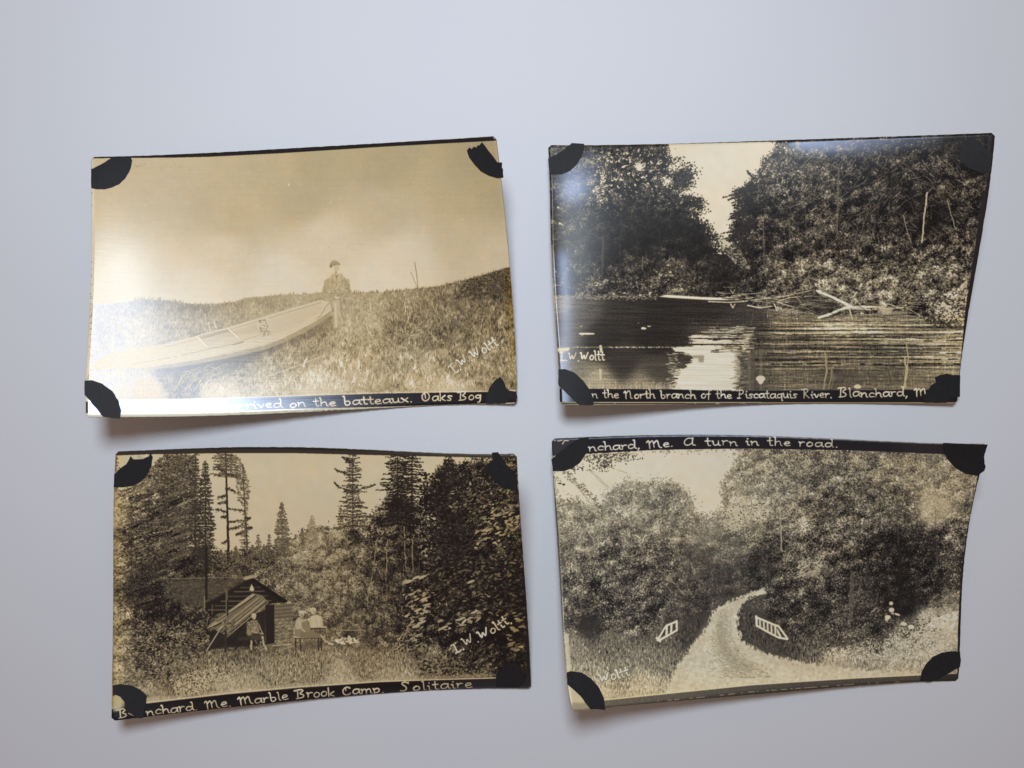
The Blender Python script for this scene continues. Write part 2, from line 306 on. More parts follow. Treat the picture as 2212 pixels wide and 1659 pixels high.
    for q in range(70):
        x = rng.uniform(1232,1304); y = rng.uniform(745,800); line(c, [(x,y),(x+rng.normal(0,5),y+rng.uniform(3,12))], 2, rng.choice([146.,155.,182.]))
    for q in range(170):
        x = rng.normal(1272,32); y = rng.normal(818,17); a = rng.normal(0,.8); l = rng.uniform(3,13); line(c, [(x,y),(x+l*math.cos(a),y+l*math.sin(a)*.7)], 1.8, rng.choice([112.,128.,196.,150.,140.]))
    line(c, [(1262,722),(1266,740),(1272,724)], 3, 112); line(c, [(1266,744),(1268,775)], 2, 130, gap=.3); line(c, [(1238,760),(1300,762)], 2, 142, gap=.3)
    dabs(c, [1267,1257,1254,1240,1262,1273,1270,1268,1264,1278], [692,669,663,680,677,686,688,701,712,672], [13,25,16,7,14,5,2,7,5,9], [17,6,10,11,4,2,5,4,4,4], [0,-.12,-.1,.3,-.05,0,0,0,0,.3], [184,152,160,132,132,136,160,134,140,148])
    line(c, [(1244,662),(1262,655),(1276,660)], 3, 168, gap=.2)
    # two bare sticks
    line(c, [(1653,664),(1660,700),(1668,785)], 3.4, 122, 2.6, jit=.8); line(c, [(1634,712),(1650,750),(1668,788)], 2.4, 135, 2.2, jit=.8); line(c, [(1662,742),(1666,728)], 1.6, 140)
    scatter(c, [(1560,1000),(1680,960),(1700,1020),(1580,1060)], 60, 5, 1.4, -.6, 190, tj=12); line(c, [(1718,1000),(1770,1060)], 3.5, 186, gap=.15)
    # smudges on the pale sky
    scatter(c, [(270,178),(320,178),(320,192),(270,192)], 12, 5, 1.2, .1, 140, tj=10); dabs(c, [1031], [280], [4], [7], 0, 205)
    scatter(c, [(400,180),(540,180),(540,200),(400,200)], 14, 5, 1, .1, 165, tj=6)
    scatter(c, [(100,170),(1100,170),(2000,140),(2050,600),(200,650)], 160, 2, 1, .1, 160, tj=10); scatter(c, [(100,170),(1100,170),(2000,140),(2050,600),(200,650)], 120, 5, .8, .2, 206, tj=6)
    # sharp pale line where the sky meets the crest, border bands and caption
    text(c, 'L.W.Woltt', [(1850,1218),(1905,1172),(1960,1135),(2070,1072)], 50, 236, 4.8, halo=22)
    fillp(c, [(0,0),(2212,0),(2212,35),(2060,62),(1500,92),(1000,124),(640,142),(480,146),(0,150)], 32)
    fillp(c, [(0,0),(2212,0),(2212,30),(2052,40),(0,128)], 24)
    line(c, [(480,132),(700,122),(1200,96)], 1.6, 120, gap=.72)
    fillp(c, [(30,1300),(190,1352),(700,1340),(1500,1312),(2212,1298),(2212,1700),(0,1700)], 222)
    fillp(c, [(30,1352),(190,1350),(700,1338),(1500,1311),(2212,1300),(2212,1352),(2060,1358),(1500,1376),(1000,1388),(700,1402),(190,1408),(30,1408)], 24)
    line(c, [(190,1346),(700,1334),(1500,1307),(2150,1296)], 3, 214, gap=.1)
    text(c, 'hen we had just', [(235,1396),(460,1394),(720,1388)], 36, 205, 3.6)
    text(c, 'arrived on the batteaux.', [(740,1390),(1000,1380),(1300,1370),(1650,1352)], 44, 212, 5)
    text(c, 'Oaks Bog', [(1686,1352),(1985,1340)], 46, 216, 5)
    line(c, [(40,1412),(900,1404),(1500,1384),(2150,1362)], 2.2, 150, gap=.5)
    line(c, [(1200,1396),(1500,1388),(1640,1380)], 2.2, 60, gap=.55)
    # worn white left edge with nicks
    fillp(c, [(20,150),(64,150),(70,400),(66,600),(62,800),(58,1000),(52,1200),(20,1260)], 222, .75, 3)
    x = rng.uniform(50,58,60); dabs(c, x, rng.uniform(170,1200,60), 4, 1.5, rng.normal(0,.7,60), 110)
    sil = ragged([(20,1346),(700,1336),(1500,1310),(2212,1298),(2212,1358),(1500,1378),(700,1404),(20,1412)], 2, N_FINE, .02)*.9*np.clip((1050-XX)/450, .3, 1)
    sil = sil + .20*np.clip(1-(XX-60)/900, 0, 1)*(c < 185) + .05*np.clip((60-np.abs(YY-130+(XX-400)*.052))/60, 0, 1)
    warm = np.clip((XX-2085-(YY-700)*.06)/45, 0, 1)*(YY > 650)*np.clip((200-c)/90, 0, 1)
    return c, sil, warm, [(0,10,9,14),(30,30,26,27),(60,62,53,43),(120,126,110,82),(160,168,150,112),(180,190,170,133),(200,209,192,162),(230,232,224,206)]

def card_river():
    b, a = field([(100,300,62,26),(150,350,48,24),(250,200,66,34),(350,200,42,32),(450,250,36,24),(300,350,52,40),(500,150,34,18),(600,350,36,24),(400,400,32,14),(200,480,44,20),(300,600,30,9),(500,550,27,7),(700,600,27,7),(150,700,42,17),(250,760,55,26),(450,770,50,18),(620,740,62,28),(700,770,55,22),(850,700,33,10),(930,760,32,12),
      (1000,450,38,28),(1000,600,46,26),(1100,350,46,28),(1150,250,56,36),(1300,250,56,32),(1350,330,70,34),(1300,420,56,30),(1200,500,42,22),(1450,250,38,26),(1450,400,33,22),(1600,300,38,24),(1600,450,33,20),(1750,200,42,26),(1850,480,20,7),(1750,400,30,17),(1950,300,42,26),(2000,500,38,22),(1350,600,56,26),(1200,620,48,24),(1150,720,80,30),(1300,700,86,34),(1500,600,56,26),(1600,650,58,28),(1700,700,72,32),(1900,600,58,30),(2000,600,62,34),(1950,750,82,38),(1400,780,92,34),(1200,790,78,32),(1600,800,92,36),(1800,800,86,36),(1980,880,130,46),(1850,850,78,42),(1000,790,64,30),(2000,150,36,16)])
    b = b*.9; c = tex(b, a*.92, 1, leaf=.72, fine=.5, mid=.5, big=.5, cl=.55)
    sky = 208-.028*(300-YY)+1.2*N_BIG+.6*N_FINE
    sp = [(585,90),(600,150),(640,205),(600,245),(620,262),(700,228),(730,260),(712,330),(640,330),(655,360),(740,375),(775,420),(720,455),(770,480),(800,520),(835,560),(835,610),(905,640),(940,610),(905,580),(885,548),(925,520),(905,490),(940,470),(928,420),(935,360),(925,335),(975,310),(1000,288),(1045,292),(1040,250),(1060,215),(1085,180),(1120,160),(1130,90)]
    m = ragged(sp, 16, .5*N_LEAF+.6*N_MID+.8*N_BIG, .28, .05, .27)
    reg = blur(polymask([(240,140),(560,130),(720,480),(560,370),(250,390)]), 26)
    m = np.maximum(m, np.clip((.8*N_LEAF+.9*N_MID+.25*N_FINE-1.55+.5*(YY < 300))*2.2, 0, 1)*reg)
    for p in ([(288,200),(312,190),(318,300),(292,330)], [(330,215),(350,205),(345,280),(325,290)], [(290,320),(318,310),(300,370),(282,360)], [(440,210),(480,190),(500,250),(455,260)], [(560,260),(620,270),(640,320),(580,330)]):
        m = np.maximum(m, ragged(p, 5, N_LEAF+.4*N_MID, .32, .08))
    m = np.maximum(m, np.clip((.8*N_LEAF+.9*N_MID-1.1)*2, 0, 1)*.7*blur(polymask([(1060,230),(1160,170),(1240,300),(1160,420),(1080,340)]), 18)).clip(0, 1)
    c = mix(c, sky, m)
    fillp(c, [(820,560),(930,575),(960,650),(880,640)], 168, .5, 8)
    scatter(c, [(840,600),(940,600),(1000,720),(940,700)], 200, 4, 2.2, .3, 130, tj=30)
    edge_leaves(c, m, 2600, 4, 2.2, 40, 10, 10)
    # branches reaching into the sky
    for px, py in [(640,200),(705,235),(725,265),(660,330),(745,400),(770,425),(700,300),(790,520),(690,470),(830,570)]:
        n = 44; dabs(c, px+rng.normal(0,20,n), py+rng.normal(0,15,n), rng.uniform(2.5,5.5,n), rng.uniform(1.6,3.4,n), rng.normal(0,.8,n), 38+rng.normal(0,10,n))
    for y in range(330, 620, 13):
        x0 = 940-18*math.sin(y*.07)+rng.normal(0,8); l = rng.uniform(25,70)
        bough(c, [(x0+70,y-20),(x0+10,y-4),(x0-l*.7,y+8)], 11, 36, 8, 70)
    for p in ([(865,547),(930,535),(990,520)], [(900,470),(960,480)], [(885,580),(960,560)], [(1062,300),(1035,250)], [(980,250),(1010,285)]):
        bough(c, list(reversed(p)), 7, 36, 8, 60)
    # trunks, bare branches and leaf glints
    for p, w, t in [([(303,560),(300,700),(296,760)],9,66),([(492,660),(488,720)],5,105),([(240,640),(240,690)],3,80),([(268,700),(262,750)],4,95),([(1413,240),(1410,400),(1406,560)],8,92),([(1060,480),(1062,720)],4,110),([(1010,600),(1008,760)],9,30),([(1830,355),(1822,430),(1815,480),(1806,590)],8,190),([(1835,355),(1862,325)],4,120),([(1720,465),(1735,530),(1755,590)],5,140),([(1925,390),(1945,460),(1965,525)],6,135),([(1222,520),(1224,600)],4,85),([(1180,470),(1182,570)],3,80),([(1352,590),(1352,640)],3,110)]:
        line(c, p, w, t, w*.8, jit=1.2, gap=.12)
    for p in ([(1600,370),(1520,420),(1460,480),(1445,530)],[(1640,350),(1560,440),(1500,480)],[(1540,470),(1520,540),(1490,570)],[(1420,560),(1370,600)],[(1490,360),(1420,410)],[(1690,500),(1560,492)],[(1800,360),(1720,400),(1690,430)],[(1350,300),(1240,400),(1180,430)],[(1420,330),(1300,420)],[(1270,300),(1190,360)],[(1600,250),(1500,330)],[(1700,160),(1620,190)],[(1560,560),(1540,600)]):
        line(c, p, 2.2, 118, 2, jit=2, gap=.25)
    for i in range(300):
        x = rng.uniform(1120,2020); y = rng.uniform(170,570); l = rng.uniform(15,60); an = rng.normal(-.7,.22) if x < 1720 else rng.normal(.5,.5)
        line(c, [(x,y),(x+l*math.cos(an),y+l*math.sin(an))], rng.uniform(1.8,3.2), rng.uniform(66,150), gap=.3)
    for x, y0, y1, ln, n, t in [(1180,380,620,10,6,84),(1260,330,600,-14,6,74),(1480,400,640,40,8,96),(1560,340,600,60,8,92),(1640,260,520,30,6,70),(1340,420,600,20,5,80),(200,420,780,-10,7,62),(380,380,800,14,6,52),(460,560,800,8,5,50),(560,480,780,20,5,46),(640,600,800,10,4,50),(130,500,800,6,5,70),(720,640,800,-8,3,48)]:
        limbs(c, x, y0, y1, ln, n, t, 4.5)
    scatter(c, [(1100,700),(1350,620),(1700,680),(2030,560),(2010,900),(1500,860),(1050,820)], 2600, 4.2, 2.2, .2, 60, tj=26, dens=np.clip((b-36)/60, 0, 1), rel=True)
    scatter(c, [(1100,180),(2050,150),(2060,560),(1100,600)], 1100, 3.2, 1.4, -.6, 52, tj=26, dens=np.clip((b-24)/50, 0, 1), rel=True)
    scatter(c, [(70,280),(560,150),(640,340),(400,430),(100,560)], 260, 3, 2, .3, 145, tj=40, dens=np.clip((b-24)/50, 0, 1))
    scatter(c, [(140,760),(740,730),(740,830),(140,830)], 420, 5, 2, -.2, 45, tj=35, rel=True)
    dabs(c, [92,100,110,620,600,630,612], [425,500,505,730,745,745,765], [6,7,4,8,6,6,5], 5, .2, [190,200,170,170,160,150,140])
    # river: dark left half, bright sky gap, rippled right half
    bw, aw = field([(100,870,120,26),(200,900,72,20),(400,920,44,12),(600,950,38,10),(800,940,40,12),(100,980,84,12),(300,1050,40,7),(550,1050,37,6),(100,1100,88,10),(400,1150,54,7),(550,1200,72,9),(180,1240,120,20),(280,1260,150,24),(500,1262,140,26),(820,1000,70,22),(1000,1000,60,14),(1020,1150,74,16),(1200,930,120,34),(1400,960,132,34),(1600,960,120,34),(1900,950,110,38),(1200,1050,104,24),(1400,1050,130,26),(1650,1050,116,26),(1900,1050,146,28),(1200,1150,84,18),(1400,1150,82,18),(1650,1150,84,20),(1900,1180,136,24),(1200,1230,104,24),(1600,1240,104,24),(1800,1250,114,22),(1970,1200,150,20)])
    rr = np.clip((XX-940+40*N_BIG)/150, 0, 1); low = np.clip((YY-1165)/40, 0, 1); up = np.clip((975-YY)/30, 0, 1)
    hb = np.clip(N_BAND*1.1+.5*roll(N_HLONG, 3), -1.8, 2.4)*(1-.7*low)*(1-.75*up); vc = N_COL*(.55+.5*low+.5*up)
    wat = bw + aw*(1-rr)*(.5*N_COL+.35*N_LEAF+.5*N_FINE+.4*N_HLONG)+rr*aw*(1.35*hb*(1+.35*N_COL)+.9*vc+.4*N_FINE+.35*N_LEAF)
    wm = ragged([(0,842),(560,836),(760,850),(960,872),(1060,900),(1200,905),(1330,935),(1500,930),(1700,910),(1830,960),(1950,985),(2100,990),(2100,1400),(0,1400)], 3, N_HLONG+.4*N_LEAF, .12, .1)
    c = mix(c, wat, wm)
    rip = np.zeros_like(c)
    for y, x0, x1, t, w in [(1002,1240,1990,60,4),(1022,1100,1990,48,5),(1040,1060,1990,58,4),(1052,1060,2000,40,5),(1066,1060,1700,150,3),(1075,1060,1990,42,5),(1092,1080,1990,60,6),(1112,1060,1990,46,6),(1140,1100,1990,58,6),(1162,1100,1990,32,7),(985,1300,1700,70,3),(1030,1300,1650,175,4),(1060,1400,1900,172,4),(1084,1400,1950,160,4),(1103,1290,1980,140,4),(1130,1400,1980,140,5),(1150,1700,1990,150,5)]:
        xs = np.arange(x0, x1, 3.); yy = y+2*np.sin(xs*.013+y)+rng.normal(0,.6,len(xs)); k = rng.random(len(xs)) < .72
        k &= (np.interp(xs, np.linspace(x0,x1,24), rng.random(24)) < .55)
        dabs(c, xs[k], yy[k], 7, w*.5*rng.uniform(.5,1.1,k.sum()), 0, t+rng.normal(0,14,k.sum()))
    for i in range(1500):
        x = rng.uniform(1060,1990); y = rng.uniform(920,1190)
        c[int(y):int(y)+3, int(x):int(x+rng.uniform(6,40))] += rng.uniform(-30,45)
    for i in range(1700):
        x = rng.uniform(1000,1990); y = rng.uniform(905,1260)
        c[int(y):int(y+rng.uniform(8,34)), int(x):int(x)+3] += rng.uniform(-28,38)
    # sky mirrored in the water
    g = [(620,1082),(735,1076),(700,1062),(760,1050),(700,1040),(730,1024),(830,1030),(960,1018),(965,1045),(960,1068),(972,1088),(975,1102),(940,1120),(950,1180),(945,1240),(925,1290),(628,1290),(632,1195),(668,1178),(690,1182),(700,1160),(722,1158),(722,1122),(640,1104)]
    gm = ragged(g, 5, roll(N_HLONG, 2)+.5*N_HOR+.4*N_VERT, .3, .14)
    c = mix(c, 218+4*N_HLONG+3*N_COL-8*np.clip((1060-YY)/80, 0, 1)+1.5*N_FINE, gm)
    for i in range(420):
        x = rng.normal(925,60); y = rng.uniform(985,1110); l = rng.uniform(8,60)
        if 660 < x < 985: dabs(c, np.arange(x, x+l, 3.), y+rng.normal(0,.5), 4, rng.uniform(.8,2.2), 0, rng.choice([50.,60.,212.,200.,150.]))
    for i in range(260):
        x = rng.choice([rng.normal(955,18), rng.normal(632,12)]); y = rng.uniform(1110,1280); l = rng.uniform(6,26)
        dabs(c, np.arange(x-l/2, x+l/2, 3.), y, 3, rng.uniform(.8,2), 0, rng.choice([62.,90.,205.,150.]))
    for y, x0, x1, t, w in [(1001,800,965,150,3),(990,860,960,120,2.5),(1012,770,970,190,3),(1020,730,960,60,3),(1042,640,965,40,4),(1046,800,960,40,3),(1070,560,965,40,5),(1083,200,620,150,3),(1072,620,960,36,3),(970,720,930,80,2)]:
        xs = np.arange(x0, x1, 3.); k = rng.random(len(xs)) < .8
        dabs(c, xs[k], y+rng.normal(0,.7,k.sum()), 6, w*.5, 0, t+rng.normal(0,14,k.sum()))
    fillp(c, [(725,1122),(780,1122),(778,1155),(755,1155),(752,1135),(725,1135)], 110, .6, 1.5)
    for x in range(925, 1060, 7):
        y0 = 1100+rng.uniform(-20,20); xx = x+rng.normal(0,3); fillp(c, [(xx,y0),(xx+rng.uniform(4,9),y0),(xx+7,1285),(xx,1285)], rng.choice([56.,72.,95.,124.,140.,66.]), .45, 3.5)
    dabs(c, [1046,1046], [1232,1238], [22,14], [15,20], 0, 208)
    line(c, [(935,1130),(1050,1128)], 3, 90, gap=.4); line(c, [(940,1180),(1055,1182)], 3, 150, gap=.4)
    for x, y0, t, w in [(1352,1110,158,7),(1357,1090,120,3),(1736,1060,176,5),(1728,1130,182,7),(1375,1180,140,5),(1385,1190,120,4)]:
        line(c, [(x,y0),(x+5,(y0+1275)/2),(x-8,1278)], w, t, w*1.2, jit=2)
    dabs(c, [1503,1502], [1270,1268], [17,14], [9,10], 0, 210)
    fillp(c, [(180,1215),(200,1230),(290,1195),(300,1240),(330,1265),(560,1272),(620,1262),(625,1290),(150,1290)], 190, .35, 9)
    for i in range(170):
        x = rng.uniform(170,630); h = rng.uniform(10,40); line(c, [(x,1280),(x,1280-h)], 3, rng.uniform(120,205), 2, gap=.2)
    line(c, [(292,1080),(296,1110)], 14, 205, 12, gap=.15); line(c, [(290,1190),(292,1235)], 14, 190, 8, gap=.25)
    dabs(c, [230,205,250,495,492,520,200,205,470], [1020,1020,1020,995,994,985,985,1028,970], [22,16,14,13,9,9,8,7,5], [5,5,4,5,6,4,3,3,3], 0, [215,215,210,215,215,170,150,130,100])
    fillp(c, [(80,1088),(150,1084),(140,1102),(80,1106)], 212, 1, 2)
    for x in range(160, 640, 9): dabs(c, [x+rng.normal(0,2)], [1084+rng.normal(0,1)], rng.uniform(2,6), 3.4, 0, rng.uniform(60,205))
    # bright bank line and driftwood
    for i in range(520):
        x = rng.uniform(70,560); dabs(c, x, 846+rng.normal(0,7), rng.uniform(2,5), 1.6, 0, rng.uniform(60,190))
    fillp(c, [(565,845),(600,836),(760,846),(860,850),(900,862),(820,862),(620,850)], 222, 1, 1)
    dabs(c, [352,404,480,523,528], [832,828,838,832,826], [5,8,9,4,5], [4,3,3,8,3], [0,0,-.3,.2,0], 200)
    for i in range(150):
        x = rng.uniform(840,1330); y = 832+(x-840)*.1+rng.uniform(-18,26); l = rng.uniform(18,85); an = rng.normal(-.03,.12)
        line(c, [(x,y),(x+l*math.cos(an),y+l*math.sin(an))], rng.uniform(1.6,3.6), rng.choice([205.,190.,170.,40.,36.]), 1.5)
    for p, w, t in [([(800,868),(900,872),(985,866)],5,215),([(905,880),(915,898),(925,880)],6,205),([(985,886),(1040,898),(1100,890)],6,215),([(1110,880),(1125,912)],7,205),([(1125,872),(1210,896)],5,200),([(1000,862),(1120,850),(1300,812)],4,190),([(1130,866),(1180,850),(1240,842)],4,212),([(1240,884),(1320,888)],5,190),([(870,800),(920,802)],2.5,150),([(905,815),(915,830),(925,812)],5,170),([(840,782),(890,774),(930,790)],3,66)]:
        line(c, p, w, t, w*.7)
    fillp(c, [(1170,872),(1270,830),(1330,838),(1430,880),(1330,925),(1230,905)], 40, .5, 6)
    line(c, [(1312,818),(1390,850),(1470,890)], 9, 226, 15, jit=1); line(c, [(1498,824),(1472,878)], 8, 150, 10); line(c, [(1498,822),(1480,850)], 4, 222); line(c, [(1330,836),(1400,868),(1455,894)], 3, 150, gap=.2); line(c, [(1330,952),(1400,934),(1460,910)], 3, 60, gap=.2)
    line(c, [(1318,944),(1380,925),(1440,898),(1520,892),(1590,896)], 11, 226, 10, jit=1); line(c, [(1590,894),(1640,902),(1720,896)], 8, 200, 5, gap=.1)
    line(c, [(1465,905),(1478,950)], 8, 200, 4); line(c, [(1480,900),(1560,905)], 8, 205, 8); line(c, [(1600,896),(1650,880),(1710,900)], 4, 205)
    for q in range(60):
        x = rng.uniform(1180,1760); y = 885+rng.normal(0,26); l = rng.uniform(20,110); a_ = rng.normal(-.05,.3); line(c, [(x,y),(x+l*.5*math.cos(a_),y+l*.5*math.sin(a_)-3),(x+l*math.cos(a_),y+l*math.sin(a_))], rng.uniform(1.8,3.4), rng.choice([206.,186.,160.,44.,40.]), 1.4, gap=.12)
    fillp(c, [(1600,900),(1680,895),(1650,930),(1620,925)], 190, .8, 3)
    scatter(c, [(1870,880),(1960,845),(2010,860),(1990,950),(1870,950)], 160, 8, 5, .2, 200, tj=18); fillp(c, [(1880,880),(1960,860),(1940,905),(1890,905)], 205, .8, 4); fillp(c, [(1860,935),(1950,925),(1960,955),(1880,955)], 205, .7, 4)
    scatter(c, [(1950,850),(2015,760),(2010,980),(1980,980)], 220, 6, 4, .2, 180, tj=25)
    scatter(c, [(1850,860),(2010,800),(2015,990),(1850,990)], 330, 5, 2.6, .3, 60, tj=26)
    text(c, 'L.W.Woltt', [(100,1148),(312,1146)], 46, 226, 4.4, cap=.9, halo=14)
    # dark borders, pale rule and caption
    fillp(c, [(0,1278),(640,1282),(900,1290),(1350,1286),(1815,1284),(2100,1284),(2100,1343),(0,1341)], 22)
    fillp(c, [(0,1341),(2100,1343),(2100,1500),(0,1500)], 178)
    line(c, [(80,1348),(900,1350),(1990,1354)], 5, 40, gap=.12); line(c, [(120,1357),(1000,1360),(1990,1362)], 4, 90, gap=.35)
    text(c, 'n the North branch of the Piscataquis River.', [(250,1324),(800,1326),(1388,1322)], 40, 216, 4.2, cap=1.08)
    text(c, 'Blanchard, M', [(1410,1318),(1840,1316)], 44, 220, 4.6, cap=1.05)
    fillp(c, [(0,0),(2300,0),(2300,60),(1190,112),(700,124),(300,132),(0,132)], 24)
    fillp(c, [(60,140),(220,128),(560,122),(560,140),(300,150)], 60, .6, 3)
    edge = [(2130,60),(2120,300),(2090,380),(2072,500),(2055,620),(2028,800),(2012,900),(1998,1050),(1985,1200),(1975,1290),(2300,1290),(2300,60)]
    fillp(c, edge, 22)
    fillp(c, [(55,600),(66,600),(92,1180),(80,1180)], 190, .6, 2)
    line(c, [(66,760),(78,1000),(90,1180)], 4, 205, gap=.35); line(c, [(75,790),(105,792)], 3, 200)
    e = blur(polymask(edge), 14)*.9+blur(polymask([(1180,90),(1900,60),(1900,120),(1560,170),(1300,165),(1190,140)]), 22)*.8
    e = e+.55*blur(polymask([(190,150),(300,150),(290,300),(200,380),(90,380),(120,280)]), 34)+.5*blur(polymask([(40,640),(120,640),(150,1200),(70,1200)]), 24)+.2*polymask([(0,1280),(2100,1284),(2100,1341),(0,1341)])
    sil = e*(c < 150)
    warm = .25*np.clip((130-XX)/60, 0, 1)*(YY > 450)+.3*np.clip((c-90)/100, 0, 1)*(YY > 940)*(XX > 1060)
    warm = warm*(polymask([(0,1276),(2300,1276),(2300,1343),(0,1341)]) < .5)-.15*polymask([(0,1276),(2100,1282),(2100,1343),(0,1341)])
    return c, sil, warm, [(0,9,8,10),(30,34,30,27),(60,64,58,50),(120,124,113,92),(180,187,172,140),(212,213,200,174),(235,236,229,212)]

def card_camp():
    b, a = field([(130,400,172,34),(200,500,118,36),(300,500,84,30),(200,600,92,34),(400,300,108,34),(450,500,80,30),(110,700,122,40),(250,700,60,22),(200,820,50,17),(400,680,68,22),(120,900,112,42),(250,950,58,26),(350,900,46,18),(400,1000,60,28),(250,1100,66,30),(110,1100,150,36),(450,1100,72,24),(300,1200,80,34),(450,1180,116,34),(550,1200,132,32),(700,1200,148,30),(900,1180,150,26),(1100,1180,144,26),(1300,1150,140,24),(1500,1150,138,30),(1650,1150,118,34),(1800,1200,88,38),(700,1270,186,16),(1200,1230,190,15),(1500,1210,176,22),
      (550,680,62,20),(700,680,72,26),(850,660,92,28),(1000,600,140,30),(1100,560,142,30),(1200,600,118,32),(1000,750,124,30),(1100,750,124,30),(1200,800,112,30),(1300,600,92,32),(1400,550,82,34),(1300,800,98,28),(1400,750,72,22),(1500,650,60,22),(1400,900,82,24),(1200,950,98,22),(1300,1000,92,20),(1100,850,112,26),(1500,900,56,24),(1450,1020,82,26),(1600,500,48,28),(1700,400,46,30),(1700,600,34,20),(1800,500,38,26),(1900,400,54,34),(2000,400,66,36),(2050,600,42,28),(1800,700,36,22),(1700,850,42,30),(1900,800,32,22),(2050,800,26,15),(1700,1000,38,26),(1900,1000,32,22),(2050,1000,28,18),(1600,1080,72,32),(1850,1120,42,24),(2100,1150,42,22),(250,1310,160,20),(900,1100,120,26),(700,1110,95,24)])
    b = b*.9; c = tex(b, a*.9, 4, mid=.45, big=.4, cl=.55); c = np.where(c > 165, 165+(c-165)*.5, c)
    sky = 200-.02*(YY-300)+6*np.clip((YY-250)/300,0,1)+1.2*N_BIG+.7*N_FINE-10*np.clip((220-YY)/120,0,1)
    sp = [(90,90),(2100,90),(2100,150),(1900,160),(1800,190),(1700,190),(1640,300),(1600,400),(1450,330),(1400,420),(1330,460),(1240,500),(1130,505),(1060,510),(1000,540),(900,605),(800,605),(740,620),(660,620),(560,620),(520,600),(470,620),(440,560),(500,400),(480,150),(360,140),(260,220),(160,330),(100,340)]
    m = ragged(sp, 14, .5*N_LEAF+.6*N_MID+.8*N_BIG, .28, .07)
    sp2 = np.clip((.7*N_LEAF+.9*N_MID+.3*N_BIG-1.05)*2.2, 0, 1)
    m = np.maximum(m, sp2*blur(polymask([(150,170),(500,150),(520,610),(260,610),(250,420),(120,330)]), 22)*.9)
    m = np.maximum(m, np.clip(sp2*1.3, 0, 1)*blur(polymask([(1560,200),(1740,200),(1720,480),(1690,650),(1600,650),(1590,420)]), 16))
    for p in ([(262,330),(300,320),(320,360),(280,372)], [(295,500),(325,495),(330,570),(305,580)], [(1620,440),(1680,420),(1690,480),(1640,490)], [(1660,600),(1700,590),(1712,625),(1650,628)], [(560,170),(600,160),(610,400),(575,560)], [(450,560),(475,560),(472,620),(452,620)], [(660,430),(725,430),(728,600),(668,610)]):
        m = np.maximum(m, ragged(p, 6, N_LEAF+.4*N_MID, .25, .08))
    c = mix(c, sky, m)
    edge_leaves(c, m, 2600, 5, 2.2, 78, 16, 9)
    # conifers standing against the sky
    scatter(c, [(100,340),(260,200),(330,150),(480,140),(520,620),(100,620)], 2600, 6, 2.2, -.4, 92, tj=32, aj=.4, dens=np.clip(1.25-.006*np.abs(XX-400), .25, 1))
    conifer(c, 400, 60, 640, 190, 88, .6, 20, 7, -.35, .5, ragg=.85); scatter(c, [(330,140),(480,140),(500,620),(300,620)], 900, 6, 2, -.4, 70, tj=24)
    conifer(c, 490, 110, 640, 70, 62, .8, 10, 10, .1, .3)
    conifer(c, 540, 170, 720, 130, 54, 1.2, 10, 9, .1, .55)
    for i in range(150):
        x = rng.uniform(100,420); y = rng.uniform(300,900); l = rng.uniform(30,110); t_ = min(c[int(y), int(x)], 84)
        bough(c, [(x+l,y-l*.42),(x+l*.4,y-l*.2),(x,y)], 7, t_+rng.choice([-34, -26, 14, 34]), 14, int(l*.55))
    for x, y0, y1, w_, t_ in [(175,330,900,190,66),(260,300,780,170,58),(340,200,700,150,70)]: conifer(c, x, y0, y1, w_, t_, .55, 20, 5, .5, .6, ragg=.8)
    line(c, [(640,130),(648,400),(656,680)], 7, 46, 13, jit=.6); conifer(c, 640, 100, 250, 150, 78, 1.1, 14, 8, .12, .25)
    for p in ([(642,300),(690,322)],[(640,420),(590,406)],[(648,402),(732,414)],[(652,470),(730,462)],[(655,505),(716,492)],[(655,560),(625,575)],[(640,340),(604,350)],[(737,500),(772,498)],[(735,520),(690,530)],[(640,220),(578,196)],[(644,230),(716,250)],[(646,370),(606,378)],[(735,450),(764,452)],[(650,440),(616,446)]):
        line(c, p, 2.4, 52, 1.2, jit=1.5, gap=.15); bough(c, p, 6, 62, 14, 26)
        q = np.array(p, float); n = 30; t = rng.random(n); i = np.minimum((t*(len(q)-1)).astype(int), len(q)-2); f = (t*(len(q)-1)-i)[:, None]
        pt = q[i]*(1-f)+q[i+1]*f; dabs(c, pt[:,0]+rng.normal(0,4,n), pt[:,1]+rng.normal(3,4,n), 4, 1.6, rng.normal(0,.6,n), 62+rng.normal(0,12,n))
    line(c, [(724,190),(735,400),(748,620)], 5, 62, 8, jit=1.2); scatter(c, [(680,140),(715,160),(762,290),(745,420),(700,360)], 330, 6, 2, .5, 96, tj=18); 
    conifer(c, 735, 420, 610, 60, 80, .6, 14, 4, .05, .4)
    conifer(c, 918, 372, 640, 128, 92, 1.25, 14, 3, .1, .8); conifer(c, 1066, 440, 600, 90, 132, 1.1, 12, 3, -.1, .6)
    for x, y, w in [(800,535,46),(772,580,30),(855,530,24),(1135,490,50),(1018,500,26),(1208,400,40),(690,590,40),(830,580,30)]: conifer(c, x, y, y+110, w, 92, 1, 14, 3, .1, .7)
    conifer(c, 1268, 90, 500, 165, 64, .9, 12, 6, -.25, .45, ragg=.75)
    for p in ([(1268,320),(1200,300),(1176,276)],[(1268,310),(1340,300),(1382,284)],[(1268,240),(1195,220),(1180,208)],[(1270,390),(1340,400)],[(1268,180),(1215,150)]):
        bough(c, p, 12, 60, 10, 70)
    conifer(c, 1490, 90, 480, 230, 38, 1.2, 8, 10, .3, .35, ragg=.8); conifer(c, 1560, 100, 420, 170, 42, .9, 8, 10, .25, .3, ragg=.8)
    conifer(c, 1740, 140, 700, 260, 42, 1.4, 14, 8, .15, .5); scatter(c, [(1600,230),(1720,230),(1740,460),(1600,420)], 260, 7, 4.5, .3, 36, tj=8)
